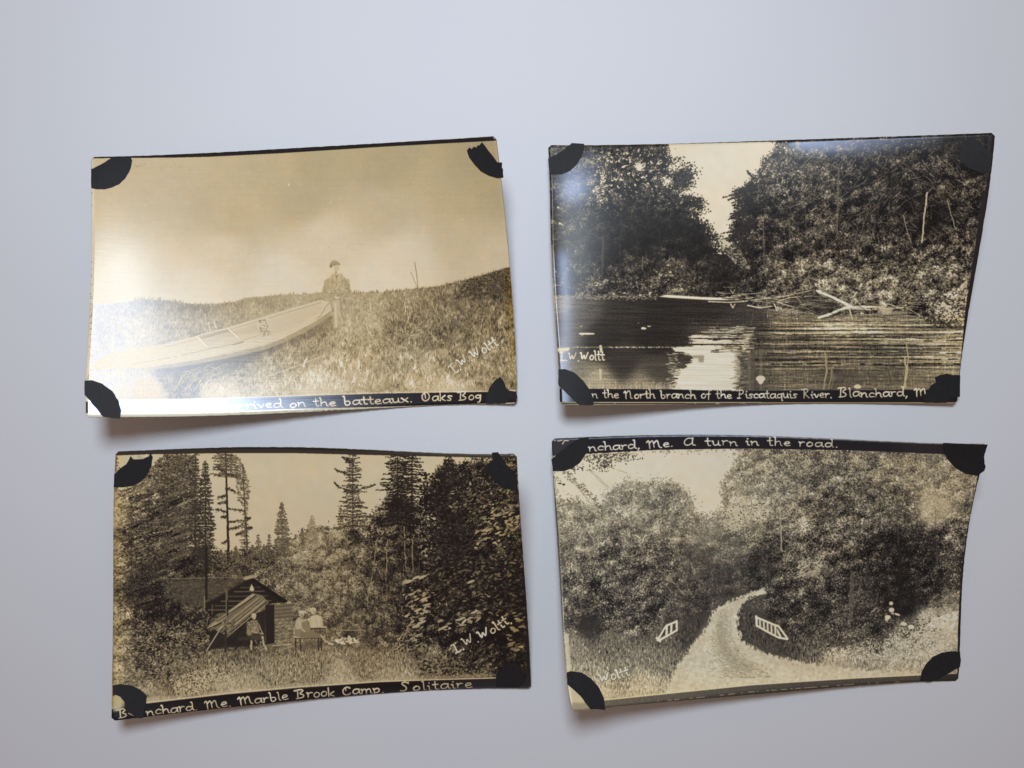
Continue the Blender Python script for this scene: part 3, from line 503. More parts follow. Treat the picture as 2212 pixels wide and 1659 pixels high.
    scatter(c, [(1640,300),(1900,170),(2090,200),(2100,900),(1700,900),(1600,500)], 1900, 8, 3, -.4, 46, tj=20)
    # deciduous thicket, leaf glints, birch stems
    scatter(c, [(950,560),(1250,520),(1500,600),(1480,980),(1000,880)], 5200, 3.2, 2, .3, 16, tj=30, dens=np.clip((b-45)/90, 0, 1), rel=True)
    for x, y0, y1, ln, n, t in [(1120,560,860,10,8,150),(1250,540,900,-12,8,70),(1200,600,900,8,7,140),(1440,520,860,14,8,56),(1000,640,840,6,6,84),(850,620,740,4,4,60),(620,600,740,-6,4,56),(1060,620,880,-8,6,80)]:
        limbs(c, x, y0, y1, ln, n, t, 3.6)
    scatter(c, [(560,620),(900,600),(900,740),(560,740)], 700, 4, 2, .3, 95, tj=30)
    for p in ([(1385,560),(1378,640),(1366,720),(1350,800),(1338,890)],[(1372,760),(1344,800)],[(1330,820),(1345,870)],[(1520,480),(1530,700)],[(1440,560),(1430,760)],[(1560,560),(1565,720)],[(922,640),(926,740)]):
        line(c, p, 3.5, 158, 3, jit=1.5, gap=.25)
    for i in range(90):
        x = rng.uniform(1200,1600); y = rng.uniform(640,960); l = rng.uniform(20,80); line(c, [(x,y),(x+rng.normal(0,5),y+l)], 1.6, rng.choice([132.,50.]), gap=.2)
    # grass clearing
    gm = blur(polymask([(480,1130),(900,1100),(1500,1100),(1950,1210),(1950,1260),(1000,1300),(250,1370),(350,1290)]), 12)
    c = mix(c, b+a*(.7*N_VERT+.5*N_FINE+.5*N_LEAF+.3*N_MID), gm)
    grass(c, [(480,1120),(1000,1090),(1650,1080),(1900,1200),(1000,1290),(260,1360)], 9000, 9, 2, 30, .45, 1.4)
    scatter(c, [(360,1240),(600,1180),(700,1260),(400,1340)], 500, 3.5, 2.5, 0, 196, tj=14)
    scatter(c, [(160,960),(540,1000),(520,1150),(330,1290),(120,1280),(140,1000)], 1500, 6, 2.2, -.3, 112, tj=34, dens=np.clip((b-30)/70, 0, 1)*.8)
    scatter(c, [(92,330),(150,330),(170,700),(140,1250),(88,1260)], 420, 6, 3, -.3, 26, tj=26, rel=True)
    line(c, [(1115,1170),(1112,1200),(1090,1260)], 4, 70, 3, jit=3, gap=.15)
    # big near leaves at the right
    for poly, n, sz, an, t in [([(1880,390),(2080,370),(2085,560),(1880,600)],110,15,-.35,146),([(1515,760),(1640,730),(1640,1000),(1540,1000)],70,15,-.4,150),([(1690,960),(1900,890),(1880,960),(1700,1010)],24,20,-.45,165),([(2040,930),(2120,930),(2125,1110),(2040,1100)],24,17,-.1,128),([(1870,1080),(1960,1050),(1950,1180),(1870,1180)],20,16,-.6,92),([(1600,640),(2100,640),(2120,930),(1650,950)],260,11,-.3,92),([(1750,300),(2060,300),(2060,420),(1750,420)],90,10,-.4,100),([(1480,1000),(1620,960),(1600,1110),(1480,1110)],90,9,-.5,150),([(1600,1130),(1980,1180),(1960,1240),(1600,1220)],160,9,-.2,120)]:
        scatter(c, poly, n, sz, sz*.32, an, t, tj=22, aj=.45)
        scatter(c, poly, n, sz*.8, sz*.25, an, 34, tj=8, aj=.45)
    for x, y in [(1545,765),(1580,745),(1610,742),(1590,905),(1610,965),(1580,985),(1850,765),(1720,990),(1800,950),(1870,915),(1620,850)]: dabs(c, [x], [y], 21, 6, -.4, 178)
    # cabin: long roof, gable, logs, lean-to, door
    c = mix(c, 80+6*N_FINE+7*N_HOR+5*N_MID+4*N_LEAF, ragged([(330,748),(560,745),(770,738),(690,790),(560,870),(540,890),(430,885),(370,860),(340,800)], 14, N_LEAF+N_MID, .35, .15)*.8)
    for k in range(14): line(c, [(340+k*14,752+k*10),(760-k*16,744+k*10)], 1.6, rng.choice([60.,92.]), gap=.35)
    line(c, [(335,752),(560,746),(770,742)], 3, 128, gap=.25); line(c, [(545,600),(545,850)], 12, 40)
    fillp(c, [(540,870),(760,752),(945,866),(880,872),(560,930),(535,900)], 42, 1, 1)
    for k, y in enumerate((795,815,838,862,885,905)): line(c, [(715-k*32,y),(815+k*16,y-3)], 6, 92 if k % 2 else 78, 5, gap=.1)
    fillp(c, [(756,752),(775,746),(950,862),(925,872)], 34); fillp(c, [(745,752),(765,748),(570,862),(552,868)], 58)
    fillp(c, [(722,752),(745,738),(800,730),(796,742),(740,757)], 150)
    fillp(c, [(757,808),(768,776),(782,804),(775,812)], 200)
    fillp(c, [(820,885),(965,872),(978,1058),(870,1080),(820,1080)], 104)
    for k in range(11): line(c, [(884,890+k*18),(972,882+k*18)], 2.4, 70, gap=.15); line(c, [(884,898+k*18),(972,890+k*18)], 3, 124, gap=.35)
    scatter(c, [(884,950),(975,945),(975,1060),(884,1075)], 160, 8, 1.6, -.05, 140, tj=18)
    fillp(c, [(836,882),(880,876),(882,1068),(840,1075)], 44); line(c, [(828,888),(832,1050)], 8, 112, 8, gap=.05)
    fillp(c, [(560,1010),(840,900),(836,1080),(640,1090),(560,1100)], 40, .9, 3)
    aw = [(545,998),(560,975),(775,822),(820,832),(852,866),(800,915),(640,1040),(655,1000),(575,1000)]
    fillp(c, aw, 112)
    for k in range(24):
        o = k*4.2; t = rng.choice([46., 70., 132., 160., 98.])
        line(c, [(560+o*.9,998+o*.42-8),(775+o*.72,826+o*.42)], rng.uniform(1.6,3.6), t, gap=.14)
    line(c, [(548,998),(775,824)], 3.4, 160, jit=1); line(c, [(598,962),(790,834)], 4, 36, gap=.1); line(c, [(640,1045),(850,868)], 3, 150, gap=.1); line(c, [(545,1002),(640,960)], 5, 36, gap=.2)
    line(c, [(646,808),(646,930)], 9, 96, 9); line(c, [(640,808),(640,925)], 2, 140); line(c, [(650,860),(650,935)], 5, 30); line(c, [(535,838),(537,895)], 5, 128); line(c, [(575,880),(573,925)], 4, 105, gap=.1)
    line(c, [(556,925),(546,985)], 4, 122, gap=.15); line(c, [(545,1108),(575,1060),(622,984)], 5, 168, 6); line(c, [(640,985),(640,1110)], 12, 56, 10)
    scatter(c, [(625,960),(690,960),(680,1000),(630,1000)], 60, 7, 3, .1, 100, tj=24)
    fillp(c, [(700,1042),(780,1030),(830,1040),(830,1052),(700,1056)], 58)
    # seated man under the lean-to
    fillp(c, [(742,1020),(748,975),(764,956),(796,955),(806,980),(808,1012),(780,1024),(752,1034)], 126, 1, 1.5); scatter(c, [(740,965),(800,960),(808,1010),(750,1020)], 70, 4, 2, .8, 120, tj=34)
    dabs(c, [780,780,783,778], [938,930,948,925], [11,12,4,9], [14,6,3,4], 0, [186,196,90,206]); line(c, [(760,1008),(790,1018),(824,1022)], 7, 158, 7); line(c, [(805,980),(818,1010),(826,1024)], 5, 150)
    fillp(c, [(755,1030),(822,1025),(835,1045),(780,1060)], 70); line(c, [(768,1060),(766,1098)], 10, 166, 9); line(c, [(822,1038),(828,1075),(842,1100)], 10, 186, 8); scatter(c, [(760,1050),(840,1050),(845,1105),(760,1105)], 40, 4, 2.5, .8, 110, tj=40)
    dabs(c, [776,786], [944,940], [4,3], [2,2], 0, [120,128]); line(c, [(752,985),(762,1012),(786,1022)], 4, 92, gap=.1); line(c, [(770,1024),(806,1022)], 5, 60)
    # two men by the table
    fillp(c, [(978,985),(990,950),(1015,935),(1045,960),(1060,1010),(1030,1040),(985,1040)], 128, 1, 1); fillp(c, [(985,960),(1000,940),(1020,950),(1010,1000),(985,1000)], 176, .9, 1.5)
    dabs(c, [1015,1018,1022], [925,914,932], [14,20,5], [14,7,3], [0,.1,0], [178,198,90]); line(c, [(1000,960),(1018,1000),(1036,1016)], 5, 196); line(c, [(1018,960),(1050,950)], 6, 190)
    fillp(c, [(1046,955),(1062,936),(1086,928),(1114,938),(1122,984),(1062,990)], 200, 1, 2); line(c, [(1080,940),(1092,984)], 3, 176, gap=.3); line(c, [(1108,942),(1112,980)], 4, 172, gap=.3); line(c, [(1050,950),(1068,942)], 7, 214)
    dabs(c, [1074,1072,1084,1086], [910,902,916,910], [13,14,5,3], [17,9,7,3], [0,0,0,0], [196,206,104,90]); scatter(c, [(1060,945),(1120,940),(1122,985),(1062,985)], 26, 5, 1.4, .6, 182, tj=8)
    dabs(c, [1078,1070,1016], [916,908,930], [6,3,6], [7,3,4], 0, [150,160,120]); line(c, [(1060,940),(1052,984)], 3, 140, gap=.1); line(c, [(1126,950),(1124,986)], 4, 110)
    line(c, [(1062,990),(1138,988)], 5, 208); line(c, [(1062,998),(1134,996)], 5, 66); line(c, [(1137,990),(1140,1016)], 5, 150)
    fillp(c, [(1010,1016),(1060,1010),(1110,1022),(1128,1050),(1105,1056),(1080,1042),(1010,1042)], 118, 1, 1); line(c, [(1112,1030),(1130,1056),(1155,1070)], 9, 168, 8); line(c, [(1150,1072),(1170,1074)], 8, 205); line(c, [(976,1038),(1000,1040)], 6, 170)
    line(c, [(985,1046),(1110,1044)], 4, 80); 
    for x in (985,1008,1098,1112): line(c, [(x,1046),(x+2,1106)], 6, 54, gap=.05)
    fillp(c, [(1014,1062),(1096,1060),(1096,1100),(1014,1100)], 92, .55, 4)
    scatter(c, [(1185,1050),(1250,1038),(1290,1050),(1300,1066),(1185,1072)], 80, 9, 4, .1, 208, tj=14); scatter(c, [(1190,1040),(1290,1040),(1290,1070),(1190,1070)], 16, 4, 3, .1, 80, tj=14)
    line(c, [(1160,1000),(1240,1005),(1325,1004)], 5, 140, 4, gap=.1); line(c, [(870,1082),(975,1072)], 5, 172, gap=.1); line(c, [(930,1096),(975,1084)], 3, 160, gap=.2); line(c, [(980,850),(1050,895)], 4, 140, gap=.25)
    c = np.clip(np.where(c < 150, 122+(c-117)*1.16, 160.3+(c-150)*.76), 8, 235)
    text(c, 'L.W.Woltt.', [(1775,1122),(1840,1085),(1930,1040),(2060,962)], 50, 232, 5.6, halo=14)
    # dark top rule, caption band
    fillp(c, [(0,0),(2300,0),(2300,165),(2085,156),(1450,142),(1000,131),(600,131),(280,136),(100,142),(0,142)], 48)
    fillp(c, [(0,0),(2300,0),(2300,140),(2085,138),(1450,124),(860,110),(400,112),(0,128)], 26)
    fillp(c, [(0,1420),(85,1394),(250,1367),(650,1321),(1000,1289),(1400,1262),(1700,1250),(2148,1240),(2300,1240),(2300,1700),(0,1700)], 16)
    line(c, [(250,1362),(650,1316),(1000,1284),(1400,1257),(1975,1240)], 6, 214, 5, gap=.05); fillp(c, [(250,1340),(1000,1268),(1960,1216),(1960,1240),(1400,1258),(650,1318),(250,1365)], 196, .45, 5)
    line(c, [(240,1440),(650,1394),(1000,1354),(1400,1322),(1700,1306)], 2.4, 190, 2, gap=.35)
    text(c, 'nchard. Me. Marble Brook Camp.', [(250,1428),(450,1404),(650,1384),(1000,1342),(1430,1312)], 46, 212, 4.8)
    text(c, 'Solitaire', [(1498,1310),(1700,1298),(1868,1288)], 46, 206, 4.2, cap=1.05)
    text(c, 'B', [(108,1440),(165,1432)], 44, 200, 5); line(c, [(160,1415),(215,1440)], 4, 200)
    fillp(c, [(85,1330),(120,1315),(135,1350),(120,1400),(85,1410)], 190, .85, 5)
    fillp(c, [(2092,300),(2110,300),(2165,1240),(2128,1240),(2118,900),(2100,500)], 26, .8, 3)
    fillp(c, [(70,300),(104,300),(98,1380),(70,1380)], 165, .35, 8)
    scatter(c, [(280,138),(170,150),(180,200),(270,190)], 60, 8, 4, -.3, 186, tj=14)
    sil = blur(polymask([(1650,1238),(2212,1235),(2212,1310),(1650,1310)]), 40)*1.0*(c < 60)+.2*np.clip((YY-1240-(2148-XX)*.07)/10, 0, 1)*(c < 60)
    warm = np.clip((180-XX)/110, 0, 1)*.45*np.clip((c-40)/90, 0, 1)+.35*np.clip((XX-1850)/200, 0, 1)*np.clip((c-70)/80, 0, 1)
    warm = np.where((c < 40) | (YY > 1366-(XX-250)*.062), np.minimum(warm, 0)-.15*(YY > 1362-(XX-250)*.066), warm)
    return c, sil, warm, [(0,10,9,10),(30,32,27,25),(60,64,55,46),(120,126,112,84),(180,186,170,134),(205,209,192,158),(232,234,226,206)]

def card_road():
    b, a = field([(150,450,150,30),(200,560,138,34),(300,700,92,34),(150,800,88,33),(450,450,148,30),(450,600,108,36),(450,750,78,33),(600,500,132,32),(600,700,82,34),(700,700,88,19),(800,650,98,15),(800,560,142,17),(900,620,112,20),(850,750,70,12),(700,830,78,22),(300,900,62,30),(220,980,46,14),(500,950,72,30),(150,950,88,30),(150,1060,150,26),(350,1080,118,30),(600,1050,104,20),(700,1000,70,12),(760,950,62,12),(400,1200,148,30),(550,1150,138,26),(500,1270,180,26),(250,1200,150,30),(250,1290,192,20),
      (1000,250,148,34),(1100,350,150,34),(1200,220,130,36),(1400,250,116,36),(1600,250,138,36),(1800,250,150,34),(1000,450,172,26),(1000,520,140,30),(1100,600,78,26),(1050,700,58,17),(1200,500,128,38),(1300,600,74,36),(1400,400,98,34),(1500,500,88,36),(1600,400,108,34),(1700,450,106,34),(1880,450,185,17),(1950,350,150,38),(1950,550,88,42),(1300,720,106,38),(1200,800,78,34),(1400,800,52,25),(1500,900,66,21),(1600,650,42,24),(1700,600,33,18),(1700,800,33,16),(1850,600,46,24),(1850,800,46,24),(1950,750,66,30),(1960,900,150,30),(1150,900,56,26),(1300,950,46,21),(1250,1000,56,24),(1000,950,74,12),(980,1030,68,12),(1100,1080,80,16),(1300,1080,108,30),(1400,1030,78,30),(1500,1050,98,34),(1600,1000,56,26),(1700,1050,150,34),(1850,980,186,30),(1950,1000,205,20),(1500,1130,154,30),(1700,1150,176,27),(1900,1100,180,30),(1400,1170,168,18),(1720,880,26,8)])
    b = np.where(b < 150, b*.9, b); c = tex(b, a*.92, 7, leaf=.85, fine=.75, mid=.4, big=.4, cl=.5); c = np.where(c > 170, 170+(c-170)*.45, c)
    sky = 211-.01*(YY-200)+1.2*N_BIG+.6*N_FINE
    sp = [(60,130),(972,130),(962,200),(955,230),(925,275),(895,290),(880,330),(905,350),(880,395),(885,430),(862,470),(850,520),(800,500),(745,478),(722,470),(712,420),(690,380),(655,335),(610,330),(560,335),(510,325),(470,345),(430,318),(395,325),(355,352),(335,400),(300,440),(250,450),(210,418),(150,405),(110,425),(60,430)]
    sm = ragged(sp, 20, .5*N_LEAF+.6*N_MID+.9*N_BIG, .3, .09); c = mix(c, sky, sm)
    edge_leaves(c, sm, 5200, 4, 1.8, 132, 24, 17)
    for i in range(90):
        x = rng.uniform(330,720); y = np.interp(x, [330,430,560,655,720], [390,320,335,340,440])+rng.uniform(-2,26); l = rng.uniform(12,34); a_ = rng.normal(-1.5,.35); line(c, [(x,y),(x+l*math.cos(a_),y+l*math.sin(a_))], 2, rng.uniform(130,175), 1, gap=.2)
    gp = ragged([(860,440),(960,400),(1090,410),(1110,470),(1060,480),(960,540),(880,545)], 14, N_LEAF+.6*N_MID, .2, .08)
    c = mix(c, sky-14, gp*.7)
    scatter(c, [(90,430),(340,400),(540,340),(700,420),(740,600),(700,850),(100,950)], 6500, 3, 1.9, .3, 12, tj=28, dens=np.clip((b-40)/90, .1, 1), rel=True)
    for x, y0, y1, ln, n, t in [(420,360,900,20,12,80),(600,380,860,-20,10,86),(200,460,940,10,8,96),(1240,260,760,-30,10,84),(1500,300,740,24,10,66),(1700,280,700,-20,8,70),(1000,300,560,10,7,120),(1880,420,760,-14,7,60),(860,540,760,-6,5,84)]:
        limbs(c, x, y0, y1, ln, n, t, 4.5)
    scatter(c, [(960,180),(1900,180),(2060,300),(2000,800),(1150,900),(1000,550)], 7500, 3.4, 1.9, .2, 14, tj=30, dens=np.clip((b-36)/90, .05, 1), rel=True)
    scatter(c, [(1180,480),(1400,520),(1560,620),(1300,700),(1180,640)], 300, 4.5, 2.6, .1, 62, tj=20, rel=True); scatter(c, [(1220,680),(1340,680),(1320,760),(1220,760)], 130, 9, 1.8, -.35, 165, tj=20)
    scatter(c, [(870,420),(1100,400),(1120,560),(870,560)], 260, 4, 2.4, .3, 105, tj=26)
    for p in ([(1680,240),(1770,270),(1830,320),(1870,360)],[(1660,260),(1750,285),(1820,340)],[(1640,235),(1740,250),(1800,290)],[(1240,620),(1300,570),(1380,520)],[(1450,550),(1530,480)],[(1700,290),(1800,340)]):
        line(c, p, 2.4, 172, 2, jit=2, gap=.3)
    for p, w, t in [([(1138,440),(1140,530),(1146,640)],8,172),([(1478,740),(1474,860),(1472,960)],20,92),([(1468,800),(1464,940)],3,120),([(1560,740),(1562,800)],8,66),([(1700,620),(1704,860)],22,26),([(1545,640),(1546,720)],4,80)]:
        o = c.copy(); line(o, p, w, t, w*1.1, jit=2, gap=.12); c = mix(c, blur(o, 1.5)+.35*(c-blur(c, 6)), .8*(np.abs(o-c) > 1))
    for p in ([(610,760),(650,800),(690,845)],[(560,800),(600,770),(640,790)],[(430,930),(470,932)],[(260,1000),(262,1030)]): line(c, p, 2.4, 165, 2, gap=.25)
    # overhanging twigs at the upper left
    for cx, cy, sx, sy, n in [(290,195,50,20,150),(380,180,45,10,70),(310,235,22,14,60),(400,200,50,6,24),(190,250,30,8,30)]:
        dabs(c, cx+rng.normal(0,sx,n), cy+rng.normal(0,sy,n), rng.uniform(3,6,n), rng.uniform(1.5,3,n), rng.normal(0,.9,n), 74+rng.normal(0,22,n))
    for i in range(150):
        t = rng.random(); dabs(c, 115+190*t+rng.normal(0,9), 262+180*t**1.1+rng.normal(0,9), rng.uniform(3,6), rng.uniform(1.5,3), rng.normal(.6,.8), 112+rng.normal(0,26))
    for p in ([(110,262),(200,330),(300,440)],[(245,250),(300,310),(350,352)],[(140,290),(220,380),(250,420)],[(220,205),(330,207),(470,204)],[(230,180),(470,175)],[(330,240),(420,270)],[(85,318),(120,322)],[(240,255),(340,360)],[(80,350),(100,352)]):
        line(c, p, 1.7, 118, 1.5, jit=1, gap=.12)
    dabs(c, [118,468,100], [323,205,318], [7,5,8], [5,3,4], 0, [50,90,60])
    # verges
    gm = blur(polymask([(130,1040),(400,1040),(640,1010),(800,930),(940,850),(1000,830),(1000,850),(820,920),(770,1020),(640,1190),(580,1320),(130,1320)]), 9)
    gr = b+a*(.7*N_VERT+.4*N_FINE+.4*N_LEAF+.3*N_MID); c = mix(c, gr, gm)
    fillp(c, [(690,960),(790,920),(880,862),(1000,828),(985,845),(860,895),(812,935),(800,975),(760,1040),(700,1100),(690,1040)], 64, .6, 6)
    c = mix(c, gr, blur(polymask([(940,900),(1060,930),(1180,1040),(1500,1090),(1640,1190),(1300,1170),(1100,1130),(950,1050),(930,980)]), 8))
    fillp(c, [(950,895),(1060,925),(1070,960),(1180,1050),(1260,1120),(1150,1140),(1050,1105),(960,1055),(938,990)], 66, .6, 6)
    grass(c, [(130,1060),(640,1010),(780,950),(700,1100),(600,1290),(160,1310)], 5200, 8, 0, 28, .35, 1.3)
    grass(c, [(945,900),(1180,1040),(1560,1060),(1900,1060),(1950,1190),(1300,1165),(960,1050)], 5200, 8, 0, 30, .35, 1.3)
    scatter(c, [(1300,1050),(1550,1060),(1900,960),(1970,960),(1960,1140),(1350,1150)], 1500, 4, 2.6, 0, 196, tj=22, dens=np.clip((b-70)/100, 0, 1))
    scatter(c, [(1250,1030),(1900,940),(1960,1000),(1300,1100)], 420, 4, 2.6, 0, 60, tj=20)
    # dirt road with ruts
    road = [(1062,815),(1000,832),(930,860),(860,892),(822,922),(802,970),(770,1025),(720,1085),(680,1140),(640,1192),(612,1260),(590,1330),(800,1320),(1000,1300),(1500,1260),(1900,1240),(1960,1215),(1640,1203),(1450,1190),(1300,1170),(1150,1140),(1050,1110),(962,1062),(937,1000),(942,930),(962,882),(1000,852),(1065,830)]
    rt = 198+2.5*N_BIG+2.5*N_HOR+2.0*N_FINE+2*N_MID-10*np.clip((1000-YY)/160, 0, 1)+4*np.clip((YY-1150)/120, 0, 1)
    c = mix(c, rt, ragged(road, 8, .6*N_LEAF+.8*N_VERT+.9*N_MID, .26, .2))
    for q in range(1700):
        t = rng.random()**.8; y = 905+330*t
        cx = 880-20*math.sin(t*3)+ (230*max(0,t-.45)**1.3) + rng.normal(0, 16+60*t*t)
        dabs(c, cx, y, rng.uniform(2,4)+6*t, rng.uniform(.8,1.6), .9-.8*t+rng.normal(0,.15), rng.uniform(140,190))
    line(c, [(862,960),(845,1040),(862,1110),(930,1170),(1000,1205)], 7, 160, 5, jit=3, gap=.4); line(c, [(905,960),(902,1040),(930,1100),(985,1150),(1080,1190)], 5, 168, 4, jit=3, gap=.45); line(c, [(880,1100),(930,1150),(1010,1195)], 4, 140, 3, jit=2, gap=.45)
    scatter(c, [(990,840),(1062,812),(1068,838),(1000,862)], 60, 8, 3, -.3, 200, tj=12); scatter(c, [(1000,850),(1070,840),(1060,880),(1000,880)], 60, 5, 3, -.2, 90, tj=20)
    fillp(c, [(840,1000),(870,930),(890,1060),(950,1140),(1060,1190),(1000,1200),(900,1170),(850,1100)], 152, .5, 10); fillp(c, [(700,1120),(800,960),(830,950),(770,1080),(700,1200),(650,1290),(610,1290)], 176, .4, 12); fillp(c, [(960,1060),(1060,1120),(1300,1180),(1500,1200),(1300,1205),(1100,1170),(990,1110)], 172, .4, 10); c += 7*N_MID*blur(polymask(road), 4)*(.5+.5*roll(N_LEAF, 4))
    fillp(c, [(185,975),(230,940),(300,955),(290,1010),(215,1035),(185,1010)], 44, .7, 8)
    # white bridge rails
    for p in ([(560,1056),(602,988),(650,968)],[(650,966),(651,1008)],[(566,1058),(606,1036),(651,1010)],[(604,990),(602,1036)],[(626,980),(624,1024)],[(556,1046),(572,1062)]): line(c, p, 10, 216, 9)
    fillp(c, [(612,992),(618,990),(618,1024),(612,1028)], 52); fillp(c, [(632,984),(644,978),(645,1006),(632,1014)], 66); fillp(c, [(574,1044),(596,1002),(595,1034)], 56)
    for p in ([(1024,948),(1110,984),(1130,990),(1172,1048)],[(1028,988),(1080,1018),(1130,1044),(1172,1052)],[(1025,944),(1027,990)],[(1112,986),(1140,1042)]): line(c, p, 10, 216, 9)
    for x in range(1042, 1130, 18): line(c, [(x,956+(x-1040)*.42),(x+2,996+(x-1040)*.52)], 8, 206); line(c, [(x+7,964+(x-1040)*.42),(x+9,990+(x-1040)*.52)], 3.4, 96)
    line(c, [(1028,956),(1028,985)], 10, 214)
    dabs(c, [1661,1663,1645,1640,1690,1720,1755,1668], [883,914,948,960,935,980,994,930], [10,13,14,9,14,15,15,8], [9,11,10,7,5,9,10,5], [0,0,0,0,.3,.2,.1,0], [196,206,212,190,206,208,216,180])
    line(c, [(1568,925),(1590,905)], 5, 165); line(c, [(1595,925),(1608,912)], 4, 150)
    scatter(c, [(1840,960),(1975,920),(1975,1010),(1850,1010)], 130, 10, 6, -.2, 206, tj=14)
    text(c, 'Woltt', [(290,1258),(350,1244),(432,1222)], 46, 238, 5, halo=34); line(c, [(262,1230),(272,1250)], 4, 230)
    # borders and caption
    fillp(c, [(0,0),(2300,0),(2300,190),(2000,184),(1900,179),(1460,161),(1000,153),(560,159),(235,177),(0,190)], 15)
    line(c, [(235,182),(560,163),(800,158)], 3, 214, gap=.3)
    text(c, 'nchard, Me.', [(236,166),(420,156),(640,146)], 42, 218, 4.6)
    text(c, 'A turn in the road.', [(682,142),(1000,138),(1420,148)], 40, 220, 4.4, cap=1.0)
    fillp(c, [(60,104),(235,98),(230,130),(70,190)], 52, .8, 3); line(c, [(90,118),(110,114)], 5, 190); line(c, [(112,132),(122,116),(140,116)], 5, 205)
    bot = [(0,1390),(310,1341),(600,1311),(1000,1270),(1250,1253),(1500,1237),(1810,1222),(2000,1214),(2300,1205),(2300,1700),(0,1700)]
    c = mix(c, 74+26*np.clip((1200-XX)/900, 0, 1)+6*N_VERT+3*N_FINE, polymask(bot))
    line(c, [(310,1338),(600,1308),(1000,1267),(1500,1234),(1800,1219)], 5, 212, 4, gap=.05)
    fillp(c, [(300,1372),(600,1340),(1000,1292),(1500,1256),(2000,1236),(2000,1300),(300,1420)], 56, .6, 3)
    line(c, [(560,1345),(800,1322),(1000,1300),(1500,1263),(1700,1252)], 2.5, 190, 2, gap=.62)
    fillp(c, [(1990,1215),(1990,1260),(1800,1260),(1800,1225)], 34, .7, 2)
    re = [(2300,100),(2110,130),(2068,290),(2050,400),(2018,550),(1996,700),(1984,850),(1976,1000),(1973,1220),(2300,1260)]
    fillp(c, re, 22)
    fillp(c, [(0,200),(66,250),(84,430),(108,800),(116,1020),(0,1020)], 70); line(c, [(72,250),(90,430),(112,800),(118,1000)], 4, 150, 3, gap=.45)
    fillp(c, [(120,1020),(140,1030),(165,1345),(150,1360)], 206, .8, 2)
    fillp(c, [(140,1280),(240,1300),(240,1385),(150,1385)], 190, .8, 3); fillp(c, [(150,1350),(240,1352),(240,1400),(150,1400)], 130, .6, 3)
    sil = .5*polymask([(0,90),(2300,90),(2300,185),(1900,178),(1000,152),(560,158),(235,176),(0,190)])*(c < 90)+.5*blur(polymask([(0,200),(90,250),(140,1000),(0,1000)]), 16)*(c < 120)+.35*blur(polymask([(120,900),(330,900),(330,1110),(130,1110)]), 40)*(c < 120)+.3*polymask(bot)*np.clip(1-np.abs(XX-560)/500, 0, 1)
    sil = sil+.8*blur(polymask([(1700,125),(1900,125),(1900,180),(1700,170)]), 30)*(c < 60)
    warm = .2*np.clip((XX-900)/900, 0, 1)*np.clip((c-100)/80, 0, 1)*(YY < 500)+.4*np.clip((c-120)/80, 0, 1)*np.clip((YY-1150)/150, 0, 1)
    warm = warm*(YY > 190)-.22*polymask([(0,0),(2300,0),(2300,190),(1900,179),(1460,161),(1000,153),(560,159),(235,177),(0,190)])
    return c, sil, warm, [(0,8,8,12),(30,31,30,28),(60,62,58,52),(120,122,114,96),(180,186,174,144),(212,213,203,178),(235,238,232,216)]

# ------------------------------------------------------------------ materials
def mat(name):
    m = bpy.data.materials.new(name); m.use_nodes = True; nt = m.node_tree
    return m, nt, nt.nodes['Principled BSDF']
def noise(nt, scale, detail=4, rough=.6, vec=None):
    n = nt.nodes.new('ShaderNodeTexNoise'); n.inputs['Scale'].default_value = scale; n.inputs['Detail'].default_value = detail; n.inputs['Roughness'].default_value = rough
    if vec is not None: nt.links.new(vec, n.inputs['Vector'])
    return n
def mapping(nt, out, scale):
    tc = nt.nodes.new('ShaderNodeTexCoord'); mp = nt.nodes.new('ShaderNodeMapping'); mp.inputs['Scale'].default_value = scale
    nt.links.new(tc.outputs[out], mp.inputs['Vector']); return mp.outputs['Vector']
def bump(nt, b, height, dist, strength=1.0):
    n = nt.nodes.new('ShaderNodeBump'); n.inputs['Distance'].default_value = dist; n.inputs['Strength'].default_value = strength
    nt.links.new(height, n.inputs['Height']); nt.links.new(n.outputs['Normal'], b.inputs['Normal'])

def table_material():
    m, nt, b = mat('white_paper_sheet')
    v = mapping(nt, 'Object', (1, 1, 1)); n = noise(nt, 9, 3, .5, v)
    r = nt.nodes.new('ShaderNodeValToRGB'); r.color_ramp.elements[0].color = (.770, .782, .838, 1); r.color_ramp.elements[1].color = (.780, .802, .842, 1)
    r.color_ramp.elements[0].position = .35; r.color_ramp.elements[1].position = .65
    nt.links.new(n.outputs['Fac'], r.inputs['Fac']); nt.links.new(r.outputs['Color'], b.inputs['Base Color'])
    b.inputs['Roughness'].default_value = .62; b.inputs['Specular IOR Level'].default_value = .25
    f = noise(nt, 1, 3, .6, mapping(nt, 'Object', (130, 1500, 300)))
    bump(nt, b, f.outputs['Fac'], .00004, .35)
    return m
def stock_material():
    m, nt, b = mat('aged_card_stock')
    n = noise(nt, 260, 4, .7, mapping(nt, 'Object', (1, 1, 1)))
    r = nt.nodes.new('ShaderNodeValToRGB'); r.color_ramp.elements[0].color = (.30, .24, .17, 1); r.color_ramp.elements[1].color = (.58, .50, .38, 1)
    r.color_ramp.elements[0].position = .38; r.color_ramp.elements[1].position = .6
    nt.links.new(n.outputs['Fac'], r.inputs['Fac']); nt.links.new(r.outputs['Color'], b.inputs['Base Color']); b.inputs['Roughness'].default_value = .85
    return m
